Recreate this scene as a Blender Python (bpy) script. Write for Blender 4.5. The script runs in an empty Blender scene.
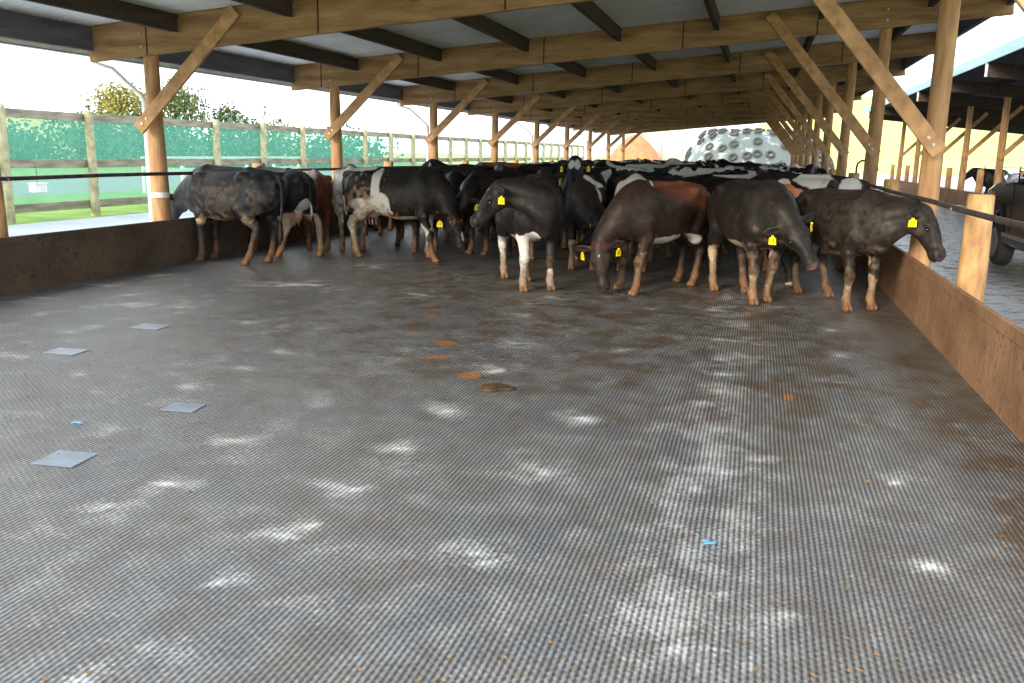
import bpy, math, random
import numpy as np
from mathutils import Vector, Matrix, noise as mnoise

# ------------------------------------------------------------------ camera
scn = bpy.context.scene
COL = scn.collection
cam_d = bpy.data.cameras.new('camera'); cam = bpy.data.objects.new('camera', cam_d); COL.objects.link(cam)
YAW, PIT, ROL, FPX, CAMH = 0.263, 0.2106, 0.0212, 888.0, 1.8
_F = Vector((-math.sin(YAW)*math.cos(PIT), math.cos(YAW)*math.cos(PIT), -math.sin(PIT)))
_R = Vector((math.cos(YAW), math.sin(YAW), 0)); _U = _R.cross(_F)
_R2 = math.cos(ROL)*_R + math.sin(ROL)*_U; _U2 = -math.sin(ROL)*_R + math.cos(ROL)*_U
M = Matrix((_R2, _U2, -_F)).transposed().to_4x4(); M.translation = Vector((0, 0, CAMH))
cam.matrix_world = M
cam_d.sensor_width = 36; cam_d.lens = FPX/1024*36; cam_d.clip_end = 2000; cam_d.clip_start = 0.05
scn.camera = cam

# ------------------------------------------------------------------ light
scn.view_settings.view_transform = 'Standard'; scn.view_settings.look = 'None'
scn.view_settings.gamma = 1; scn.view_settings.use_curve_mapping = False
scn.view_settings.exposure = 0.76
world = bpy.data.worlds.new('sky'); scn.world = world; world.use_nodes = True
nt = world.node_tree; nt.nodes.clear()
wo = nt.nodes.new('ShaderNodeOutputWorld'); bg = nt.nodes.new('ShaderNodeBackground')
tc = nt.nodes.new('ShaderNodeTexCoord'); mp = nt.nodes.new('ShaderNodeMapping'); mp.inputs['Scale'].default_value = (1.6, 1.6, 5)
ns = nt.nodes.new('ShaderNodeTexNoise'); ns.inputs['Scale'].default_value = 2.3; ns.inputs['Detail'].default_value = 5
cr = nt.nodes.new('ShaderNodeValToRGB')
cr.color_ramp.elements[0].position = .30; cr.color_ramp.elements[0].color = (.40, .62, .86, 1)
cr.color_ramp.elements[1].position = .44; cr.color_ramp.elements[1].color = (.90, .96, 1.0, 1)
nt.links.new(tc.outputs['Generated'], mp.inputs['Vector']); nt.links.new(mp.outputs['Vector'], ns.inputs['Vector'])
nt.links.new(ns.outputs['Fac'], cr.inputs['Fac']); nt.links.new(cr.outputs['Color'], bg.inputs['Color'])
bg.inputs['Strength'].default_value = 1.7
nt.links.new(bg.outputs['Background'], wo.inputs['Surface'])
sd = bpy.data.lights.new('sun', 'SUN'); sd.energy = 2.6; sd.angle = math.radians(16); sd.color = (1, .86, .66)
sun = bpy.data.objects.new('sun', sd); COL.objects.link(sun)
SUN_FROM = Vector((-.34, -.90, .30)).normalized()
sun.rotation_euler = SUN_FROM.to_track_quat('Z', 'Y').to_euler()

# ------------------------------------------------------------------ materials
MATS = {}
def newmat(name):
    m = bpy.data.materials.new(name); m.use_nodes = True; MATS[name] = m
    return m, m.node_tree.nodes, m.node_tree.links, m.node_tree.nodes['Principled BSDF']
def N(nodes, typ, **kw):
    n = nodes.new(typ)
    for k, v in kw.items():
        if k in n.inputs: n.inputs[k].default_value = v
        else: setattr(n, k, v)
    return n
def mix(nodes, links, fac, a, b, blend='MIX'):
    n = nodes.new('ShaderNodeMix'); n.data_type = 'RGBA'; n.blend_type = blend
    for s, v in ((0, fac), (6, a), (7, b)):
        if hasattr(v, 'default_value') or hasattr(v, 'links'): links.new(v, n.inputs[s])
        elif s == 0: n.inputs[0].default_value = v
        else: n.inputs[s].default_value = (*v, 1)
    return n.outputs[2]
def math_(nodes, links, op, a, b=0.0, c=None, clamp=False):
    n = nodes.new('ShaderNodeMath'); n.operation = op; n.use_clamp = clamp
    for i, v in enumerate((a, b, c)):
        if v is None: continue
        if hasattr(v, 'links'): links.new(v, n.inputs[i])
        else: n.inputs[i].default_value = v
    return n.outputs[0]
def coords(nodes, links, scale=(1, 1, 1), kind='Object'):
    t = nodes.new('ShaderNodeTexCoord'); m = nodes.new('ShaderNodeMapping'); m.inputs['Scale'].default_value = scale
    links.new(t.outputs[kind], m.inputs['Vector']); return m.outputs['Vector']
def noise_(nodes, links, vec, scale, detail=3, rough=.55):
    n = N(nodes, 'ShaderNodeTexNoise', Scale=scale, Detail=detail, Roughness=rough)
    links.new(vec, n.inputs['Vector']); return n.outputs['Fac']
def ramp(nodes, links, fac, lo, hi):
    n = nodes.new('ShaderNodeMapRange'); n.inputs['From Min'].default_value = lo; n.inputs['From Max'].default_value = hi
    links.new(fac, n.inputs['Value']); return n.outputs[0]
def simple(name, c1, c2=None, scale=6, stretch=(1, 1, 1), rough=.8, bump=.15, metal=0, lo=.35, hi=.65, spec=.3, detail=4):
    m, n, l, b = newmat(name)
    c2 = c2 or tuple(x*.7 for x in c1)
    v = coords(n, l, stretch); f = noise_(n, l, v, scale, detail)
    l.new(mix(n, l, ramp(n, l, f, lo, hi), c2, c1), b.inputs['Base Color'])
    b.inputs['Roughness'].default_value = rough; b.inputs['Metallic'].default_value = metal
    b.inputs['Specular IOR Level'].default_value = spec
    if bump:
        bp = N(n, 'ShaderNodeBump', Strength=bump, Distance=.02); l.new(f, bp.inputs['Height']); l.new(bp.outputs[0], b.inputs['Normal'])
    return m
simple('pole_timber', (.56, .33, .16), (.33, .175, .08), 5, (2, 2, .35), .75)
simple('brace_timber', (.58, .34, .165), (.37, .20, .09), 6, (1, 1, 1), .75)
simple('stub_timber', (.66, .40, .17), (.30, .155, .07), 5, (1.5, 1.5, .5), .7)
simple('beam_timber', (.44, .27, .13), (.20, .11, .05), 3.2, (.45, 3, 3), .75, lo=.3, hi=.7, detail=7)
simple('joist_timber', (.070, .050, .040), (.040, .029, .024), 5, (2, .3, 2), .85)
simple('edge_joist', (.13, .13, .16), (.08, .08, .10), 5, (2, .3, 2), .8)
simple('fence_timber', (.44, .42, .26), (.27, .25, .155), 6, (2, .6, 1), .85)
simple('rail_timber', (.34, .31, .23), (.17, .155, .11), 4, (2, .35, 2), .85)
simple('steel_pipe', (.13, .115, .10), (.06, .05, .045), 9, rough=.5, metal=.5)
simple('galvanised', (.5, .5, .5), (.3, .3, .3), 20, rough=.45, metal=.8)
simple('white_plastic', (.80, .80, .80), (.66, .66, .64), 4, rough=.45, bump=0)
simple('strap_dark', (.05, .035, .025), None, 8)
simple('roof_iron', (.82, .84, .84), (.70, .72, .72), 1.5, rough=.5, bump=0, metal=.35)
simple('fascia_blue', (.36, .52, .60), (.26, .42, .50), 2, (1, .2, 1), rough=.5, bump=0)
simple('dark_iron', (.06, .065, .07), (.04, .042, .045), 3, rough=.6)
simple('grass', (.20, .33, .06), (.10, .20, .035), 1.2, rough=.95, bump=.6, detail=8)
simple('far_grass', (.60, .62, .20), (.48, .54, .15), .05, rough=1, bump=0, detail=6)
simple('gold_grass', (.50, .46, .20), (.26, .30, .12), .22, rough=1, bump=.4, detail=8)
simple('gravel', (.24, .25, .27), (.17, .175, .19), 3, rough=.95, detail=9)
simple('leaf_gold', (.36, .31, .07), (.20, .20, .05), 1.5, rough=.8, bump=0)
simple('leaf_green', (.13, .17, .05), (.06, .09, .03), 1.5, rough=.8, bump=0)
simple('leaf_teal', (.07, .15, .10), (.03, .08, .05), 1.5, rough=.8, bump=0)
simple('bark', (.12, .09, .06), None, 6)
simple('rubber', (.07, .072, .075), None, 8, rough=.7)
simple('dark_hair', (.015, .012, .010), (.03, .022, .016), 30, rough=.8)
simple('eye', (.006, .005, .004), None, 5, rough=.08, bump=0, spec=.8)
simple('tag_yellow', (.93, .74, .01), (.88, .64, .01), 30, rough=.4, bump=0)
simple('tag_ink', (.02, .02, .02), None, 5, bump=0)
simple('orange_heap', (.62, .24, .12), (.48, .17, .08), 2, rough=1)
simple('red_paint', (.55, .05, .04), None, 3)
simple('concrete_pale', (.62, .56, .54), (.50, .45, .44), .7, rough=.9)
simple('blue_plastic', (.16, .42, .72), None, 6, rough=.3, bump=0)
simple('straw', (.55, .27, .06), (.30, .13, .03), 25, rough=.8)
simple('crumbs', (.36, .20, .08), (.12, .06, .025), 9, rough=.9)
simple('dung', (.045, .028, .014), (.09, .055, .025), 18, rough=.55, bump=.5)
simple('car_paint', (.010, .012, .014), (.012, .014, .018), 3, rough=.12, bump=0, spec=.8)
simple('car_trim', (.02, .02, .02), None, 6, rough=.5, bump=0)
simple('chrome', (.75, .76, .78), (.7, .7, .72), 5, rough=.12, bump=0, metal=1)
simple('glass_dark', (.012, .016, .018), (.014, .018, .02), 2, rough=.04, bump=0, spec=.9)
simple('lamp_amber', (.7, .34, .08), None, 9, rough=.2, bump=0)
simple('lamp_clear', (.7, .72, .74), None, 9, rough=.1, bump=0)

# kerb boards: brown, streaked with dried dung
m, n, l, b = newmat('kerb_board')
v = coords(n, l, (1, .6, 1)); f1 = noise_(n, l, v, 2.2, 6); v2 = coords(n, l, (1, 9, .6)); f2 = noise_(n, l, v2, 3.0, 5, .65)
c = mix(n, l, ramp(n, l, f1, .35, .65), (.20, .10, .045), (.34, .185, .09))
c = mix(n, l, ramp(n, l, f2, .52, .72), c, (.15, .08, .04))
v3 = coords(n, l, (1, 1, 1)); f3 = noise_(n, l, v3, 22, 4)
c = mix(n, l, ramp(n, l, f3, .58, .7), c, (.10, .055, .03))
l.new(c, b.inputs['Base Color']); b.inputs['Roughness'].default_value = .85
bp = N(n, 'ShaderNodeBump', Strength=.5, Distance=.02); l.new(f3, bp.inputs['Height']); l.new(bp.outputs[0], b.inputs['Normal'])
m, n, l, b = newmat('kerb_board_shaded')  # darker copy of kerb_board with dirt flecks; left-side shade put into colour
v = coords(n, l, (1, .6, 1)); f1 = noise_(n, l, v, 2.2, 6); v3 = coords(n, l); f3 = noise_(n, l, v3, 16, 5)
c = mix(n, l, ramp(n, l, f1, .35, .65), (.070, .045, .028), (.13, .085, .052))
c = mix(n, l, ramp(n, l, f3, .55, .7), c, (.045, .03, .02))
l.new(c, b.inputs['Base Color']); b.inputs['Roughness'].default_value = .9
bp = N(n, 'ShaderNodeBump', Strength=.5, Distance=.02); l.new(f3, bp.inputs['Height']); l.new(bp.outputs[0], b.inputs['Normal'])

# wet concrete lanes
m, n, l, b = newmat('wet_concrete')
v = coords(n, l); f = noise_(n, l, v, .9, 6); g = noise_(n, l, v, 3.2, 6, .65)
c = mix(n, l, ramp(n, l, f, .4, .6), (.27, .29, .34), (.36, .38, .43))
c = mix(n, l, ramp(n, l, g, .50, .62), c, (.115, .075, .055))
l.new(c, b.inputs['Base Color'])
l.new(ramp(n, l, g, .2, .9), b.inputs['Roughness']); b.inputs['Specular IOR Level'].default_value = .5
m, n, l, b = newmat('dry_concrete')
v = coords(n, l); f = noise_(n, l, v, .9, 6)
l.new(mix(n, l, ramp(n, l, f, .4, .6), (.30, .33, .38), (.38, .41, .46)), b.inputs['Base Color']); b.inputs['Roughness'].default_value = .6

# rubber matting: long ribs crossed by small knobs, lime dust and dung worked into it
m, n, l, b = newmat('rubber_matting')
tco = n.new('ShaderNodeTexCoord'); sx = n.new('ShaderNodeSeparateXYZ'); l.new(tco.outputs['Object'], sx.inputs[0])
wob = noise_(n, l, tco.outputs['Object'], 1.1, 2)
xx = math_(n, l, 'ADD', sx.outputs[0], math_(n, l, 'MULTIPLY', wob, .012))
rib = math_(n, l, 'SINE', math_(n, l, 'MULTIPLY', xx, 2*math.pi/.0265))
half = math_(n, l, 'MULTIPLY', math_(n, l, 'ROUND', math_(n, l, 'MULTIPLY', xx, 1/.0265)), math.pi)
knob = math_(n, l, 'SINE', math_(n, l, 'ADD', math_(n, l, 'MULTIPLY', sx.outputs[1], 2*math.pi/.040), half))
hgt = math_(n, l, 'ADD', math_(n, l, 'MULTIPLY', rib, .55), math_(n, l, 'MULTIPLY', knob, .24))
att = N(n, 'ShaderNodeAttribute', attribute_name='dust'); sa = n.new('ShaderNodeSeparateColor'); l.new(att.outputs['Color'], sa.inputs[0])
fine = noise_(n, l, tco.outputs['Object'], 42, 5, .7); mid = noise_(n, l, tco.outputs['Object'], 4.2, 6, .62); big = noise_(n, l, tco.outputs['Object'], .55, 4)
base = mix(n, l, ramp(n, l, big, .35, .65), (.145, .155, .172), (.205, .197, .185))
base = mix(n, l, math_(n, l, 'MULTIPLY', ramp(n, l, mid, .45, .64), .60), base, (.30, .30, .29))
base = mix(n, l, math_(n, l, 'MULTIPLY', ramp(n, l, fine, .52, .70), .65), base, (.40, .39, .36))
base = mix(n, l, math_(n, l, 'MULTIPLY', ramp(n, l, fine, .46, .33), .6), base, (.045, .045, .048))
# worn tops pale, grooves dark
st = N(n, 'ShaderNodeMapping'); st.inputs['Scale'].default_value = (1, 1, 1); st.inputs['Location'].default_value = (31, 7, 3); l.new(tco.outputs['Object'], st.inputs['Vector'])
brn = noise_(n, l, st.outputs[0], 3.1, 7, .7)
fb = math_(n, l, 'MULTIPLY', ramp(n, l, brn, .47, .62), sa.outputs[1], clamp=True)
base = mix(n, l, fb, base, (.135, .100, .068))
org = math_(n, l, 'MULTIPLY', ramp(n, l, math_(n, l, 'ADD', fine, sa.outputs[2]), .85, 1.15), .9)
base = mix(n, l, org, base, (.50, .21, .05))
rag = math_(n, l, 'ADD', math_(n, l, 'MULTIPLY', fine, .8), math_(n, l, 'MULTIPLY', mid, .7))
fl = ramp(n, l, math_(n, l, 'ADD', sa.outputs[0], rag), .86, 1.62)
base = mix(n, l, fl, base, (.86, .87, .86))
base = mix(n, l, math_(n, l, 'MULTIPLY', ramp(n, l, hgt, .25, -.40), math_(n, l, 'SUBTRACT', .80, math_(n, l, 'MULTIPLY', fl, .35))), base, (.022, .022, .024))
l.new(base, b.inputs['Base Color'])
l.new(math_(n, l, 'ADD', .22, math_(n, l, 'MULTIPLY', mid, .34)), b.inputs['Roughness'])
b.inputs['Specular IOR Level'].default_value = .55
bp = N(n, 'ShaderNodeBump', Strength=.55, Distance=.006); l.new(hgt, bp.inputs['Height'])
bp2 = N(n, 'ShaderNodeBump', Strength=.3, Distance=.01); l.new(fine, bp2.inputs['Height']); l.new(bp.outputs[0], bp2.inputs['Normal'])
l.new(bp2.outputs[0], b.inputs['Normal'])
simple('smooth_patch', (.19, .245, .31), (.14, .165, .19), 7, rough=.38, bump=.1, spec=.6)

# woven windbreak cloth: thin teal threads with open gaps
m, n, l, b = newmat('windbreak_cloth')
b.inputs['Base Color'].default_value = (.16, .47, .38, 1); b.inputs['Roughness'].default_value = .9
tr = n.new('ShaderNodeBsdfTransparent'); mx = n.new('ShaderNodeMixShader'); tl = n.new('ShaderNodeBsdfTranslucent'); tl.inputs[0].default_value = (.16, .50, .40, 1)
m2 = n.new('ShaderNodeMixShader'); m2.inputs[0].default_value = .5
l.new(b.outputs[0], m2.inputs[1]); l.new(tl.outputs[0], m2.inputs[2])
mx.inputs[0].default_value = .32
l.new(tr.outputs[0], mx.inputs[1]); l.new(m2.outputs[0], mx.inputs[2]); l.new(mx.outputs[0], n['Material Output'].inputs[0])

# silage cover
m, n, l, b = newmat('silage_cover')
v = coords(n, l); f = noise_(n, l, v, .9, 6, .65)
l.new(mix(n, l, ramp(n, l, f, .53, .66), (.10, .125, .12), (.48, .50, .51)), b.inputs['Base Color']); b.inputs['Roughness'].default_value = .4

def mud_nodes(n, l, coat, zs=1.0):
    """dried mud that thickens towards the hooves, plus splashes on belly and thighs"""
    t = n.new('ShaderNodeTexCoord'); s = n.new('ShaderNodeSeparateXYZ'); l.new(t.outputs['Object'], s.inputs[0])
    f = noise_(n, l, t.outputs['Object'], 9, 5, .65); g = noise_(n, l, t.outputs['Object'], 26, 4, .7)
    hz = n.new('ShaderNodeMapRange'); hz.inputs['From Min'].default_value = .66; hz.inputs['From Max'].default_value = .06
    hz.inputs['To Min'].default_value = -.34; hz.inputs['To Max'].default_value = .55; l.new(s.outputs[2], hz.inputs['Value'])
    lm = N(n, 'ShaderNodeAttribute', attribute_name='leg_mask')
    a = math_(n, l, 'ADD', hz.outputs[0], f)
    a = ramp(n, l, math_(n, l, 'ADD', a, math_(n, l, 'MULTIPLY', g, .55)), .72, 1.08)
    lo_ = n.new('ShaderNodeMapRange'); lo_.inputs['From Min'].default_value = .34; lo_.inputs['From Max'].default_value = .10; l.new(s.outputs[2], lo_.inputs['Value'])
    n2 = mix(n, l, math_(n, l, 'MULTIPLY', lo_.outputs[0], ramp(n, l, f, .3, .6), clamp=True), (.155, .100, .062), (.29, .135, .055))
    n2 = mix(n, l, ramp(n, l, g, .5, .7), n2, (.10, .055, .03))
    return mix(n, l, math_(n, l, 'MULTIPLY', math_(n, l, 'MULTIPLY', a, lm.outputs['Fac']), .85), coat, n2), f, g
def hide_finish(n, l, b, col, g):
    l.new(col, b.inputs['Base Color']); b.inputs['Roughness'].default_value = .50; b.inputs['Specular IOR Level'].default_value = .22
    try: b.inputs['Sheen Weight'].default_value = .0; b.inputs['Sheen Roughness'].default_value = .5
    except Exception: pass
    bp = N(n, 'ShaderNodeBump', Strength=.25, Distance=.012); l.new(g, bp.inputs['Height']); l.new(bp.outputs[0], b.inputs['Normal'])
m, n, l, b = newmat('cow_hide')
a = N(n, 'ShaderNodeAttribute', attribute_name='coat')
c, f, g = mud_nodes(n, l, a.outputs['Color'])
c = mix(n, l, .25, c, mix(n, l, f, (.55, .55, .55), (1, 1, 1)), 'MULTIPLY')
c = mix(n, l, math_(n, l, 'MULTIPLY', ramp(n, l, math_(n, l, 'ADD', math_(n, l, 'MULTIPLY', f, .7), math_(n, l, 'MULTIPLY', g, .5)), .55, .85), .20), c, (.15, .115, .09))
hide_finish(n, l, b, c, g)
def herd_mat(name, dark, light, thr, scale=1.5):
    m, n, l, b = newmat(name)
    t = n.new('ShaderNodeTexCoord'); oi = n.new('ShaderNodeObjectInfo'); mp = n.new('ShaderNodeMapping')
    cb = n.new('ShaderNodeCombineXYZ'); r = math_(n, l, 'MULTIPLY', oi.outputs['Random'], 90)
    l.new(r, cb.inputs[0]); l.new(math_(n, l, 'MULTIPLY', oi.outputs['Random'], 37), cb.inputs[1]); l.new(r, cb.inputs[2])
    l.new(t.outputs['Object'], mp.inputs['Vector']); l.new(cb.outputs[0], mp.inputs['Location']); mp.inputs['Scale'].default_value = (1, 1, .8)
    f = noise_(n, l, mp.outputs[0], scale, 3, .5)
    coat = mix(n, l, ramp(n, l, f, thr, thr+.012), dark, light)
    c, f2, g = mud_nodes(n, l, coat)
    hide_finish(n, l, b, c, g)
herd_mat('herd_pied', (.012, .010, .010), (.72, .68, .60), .505)
herd_mat('herd_black', (.012, .010, .0095), (.020, .016, .014), .5)
herd_mat('herd_brown', (.11, .038, .018), (.17, .062, .028), .5)

# ------------------------------------------------------------------ helpers
def mesh_obj(name, verts, faces, mat, parent=None, smooth=False, mats=None, fm=None):
    me = bpy.data.meshes.new(name); me.from_pydata([tuple(v) for v in verts], [], [tuple(int(i) for i in f) for f in faces]); me.update()
    if mat is not None: me.materials.append(MATS[mat])
    for x in (mats or []): me.materials.append(MATS[x])
    if fm is not None: me.polygons.foreach_set('material_index', fm)
    if smooth: me.polygons.foreach_set('use_smooth', [True]*len(me.polygons))
    o = bpy.data.objects.new(name, me); COL.objects.link(o)
    if parent is not None: o.parent = parent
    return o
class MB:
    def __init__(s): s.v = []; s.f = []
    def add(s, v, f):
        k = len(s.v); s.v += [Vector(x) for x in v]; s.f += [tuple(i+k for i in q) for q in f]; return s
    def box(s, x0, x1, y0, y1, z0, z1, bev=0):
        if bev <= 0:
            v = [(x, y, z) for z in (z0, z1) for y in (y0, y1) for x in (x0, x1)]
            return s.add(v, [(0, 2, 3, 1), (4, 5, 7, 6), (0, 1, 5, 4), (2, 6, 7, 3), (0, 4, 6, 2), (1, 3, 7, 5)])
        return s.beam(Vector((x0, (y0+y1)/2, (z0+z1)/2)), Vector((x1, (y0+y1)/2, (z0+z1)/2)), y1-y0, z1-z0, Vector((0, 0, 1)), bev)
    def beam(s, a, b, w, h, up=Vector((0, 0, 1)), bev=.006):
        """bevelled timber from a to b; h measured along up, w across"""
        a, b = Vector(a), Vector(b); d = (b-a).normalized(); side = d.cross(up).normalized(); u = side.cross(d).normalized()
        def ring(c, k):
            hw, hh = w/2-k, h/2-k; q = bev
            pts = [(-hw+q, -hh), (hw-q, -hh), (hw, -hh+q), (hw, hh-q), (hw-q, hh), (-hw+q, hh), (-hw, hh-q), (-hw, -hh+q)]
            return [c+side*x+u*y for x, y in pts]
        rs = [ring(a, bev), ring(a+d*bev, 0), ring(b-d*bev, 0), ring(b, bev)]
        v = [p for r in rs for p in r]; f = []
        for i in range(3):
            for j in range(8): f.append((i*8+j, i*8+(j+1) % 8, i*8+8+(j+1) % 8, i*8+8+j))
        f.append(tuple(reversed(range(8)))); f.append(tuple(range(24, 32)))
        return s.add(v, f)
    def tube(s, pts, rad, seg=12, caps=True):
        pts = [Vector(p) for p in pts]; rad = rad if hasattr(rad, '__len__') else [rad]*len(pts)
        v = []; f = []; up = Vector((0, 0, 1)); prev = None
        for i, p in enumerate(pts):
            d = (pts[min(i+1, len(pts)-1)]-pts[max(i-1, 0)]).normalized()
            if prev is None: a = d.cross(Vector((.31, .95, .1)) if abs(d.z) > .9 else up).normalized()
            else: a = (prev-d*prev.dot(d)).normalized()
            prev = a; c = d.cross(a)
            for j in range(seg):
                t = 2*math.pi*j/seg; v.append(p+(a*math.cos(t)+c*math.sin(t))*rad[i])
        for i in range(len(pts)-1):
            for j in range(seg): f.append((i*seg+j, i*seg+(j+1) % seg, (i+1)*seg+(j+1) % seg, (i+1)*seg+j))
        if caps: f.append(tuple(reversed(range(seg)))); f.append(tuple(range((len(pts)-1)*seg, len(pts)*seg)))
        return s.add(v, f)
    def build(s, name, mat, parent=None, smooth=False):
        return mesh_obj(name, s.v, s.f, mat, parent, smooth)
def tag(o, label=None, cat=None, group=None, kind=None):
    if label: o['label'] = label
    if cat: o['category'] = cat
    if group: o['group'] = group
    if kind: o['kind'] = kind
    return o
def empty(name, loc=(0, 0, 0), rz=0, **k):
    o = bpy.data.objects.new(name, None); COL.objects.link(o); o.location = loc; o.rotation_euler = (0, 0, rz); o.empty_display_size = .2
    return tag(o, **k) if k else o
def S(o): o['kind'] = 'structure'; return o
def auto_smooth(o, deg=35):
    me = o.data; me.polygons.foreach_set('use_smooth', [True]*len(me.polygons))
    try: me.set_sharp_from_angle(angle=math.radians(deg))
    except Exception: pass
    return o
CNT = ['first', 'second', 'third', 'fourth', 'fifth', 'sixth', 'seventh', 'eighth', 'ninth', 'tenth', 'eleventh']

# value noise in numpy for coats and dust
_rs = np.random.RandomState(5); _T = _rs.rand(32, 32, 32)
def vnoise(P):
    P = np.asarray(P); i = np.floor(P).astype(int); f = P-i; f = f*f*(3-2*f); r = 0
    for dx in (0, 1):
        for dy in (0, 1):
            for dz in (0, 1):
                w = (f[:, 0] if dx else 1-f[:, 0])*(f[:, 1] if dy else 1-f[:, 1])*(f[:, 2] if dz else 1-f[:, 2])
                r = r+w*_T[(i[:, 0]+dx) % 32, (i[:, 1]+dy) % 32, (i[:, 2]+dz) % 32]
    return r
def fbm(P, o=3):
    r = 0; a = .5; s = 1
    for k in range(o): r = r+a*vnoise(np.asarray(P)*s+k*7.3); a *= .5; s *= 2.1
    return r/(1-.5**o)

# ------------------------------------------------------------------ geometry of the shed
ROW0, BAY, NROW = 11.65, 6.0, 9
PXL, PXR = -8.80, 1.975
EL, ER = -9.72, 3.95            # ends of the roof beams
def zb(x): return 3.055+.0946*(x-PXL)         # underside of the roof beams
Y0R, Y1R = 4.4, ROW0+BAY*(NROW-1)+.7         # roof extent
KL, KR = -8.60, 1.80

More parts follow.
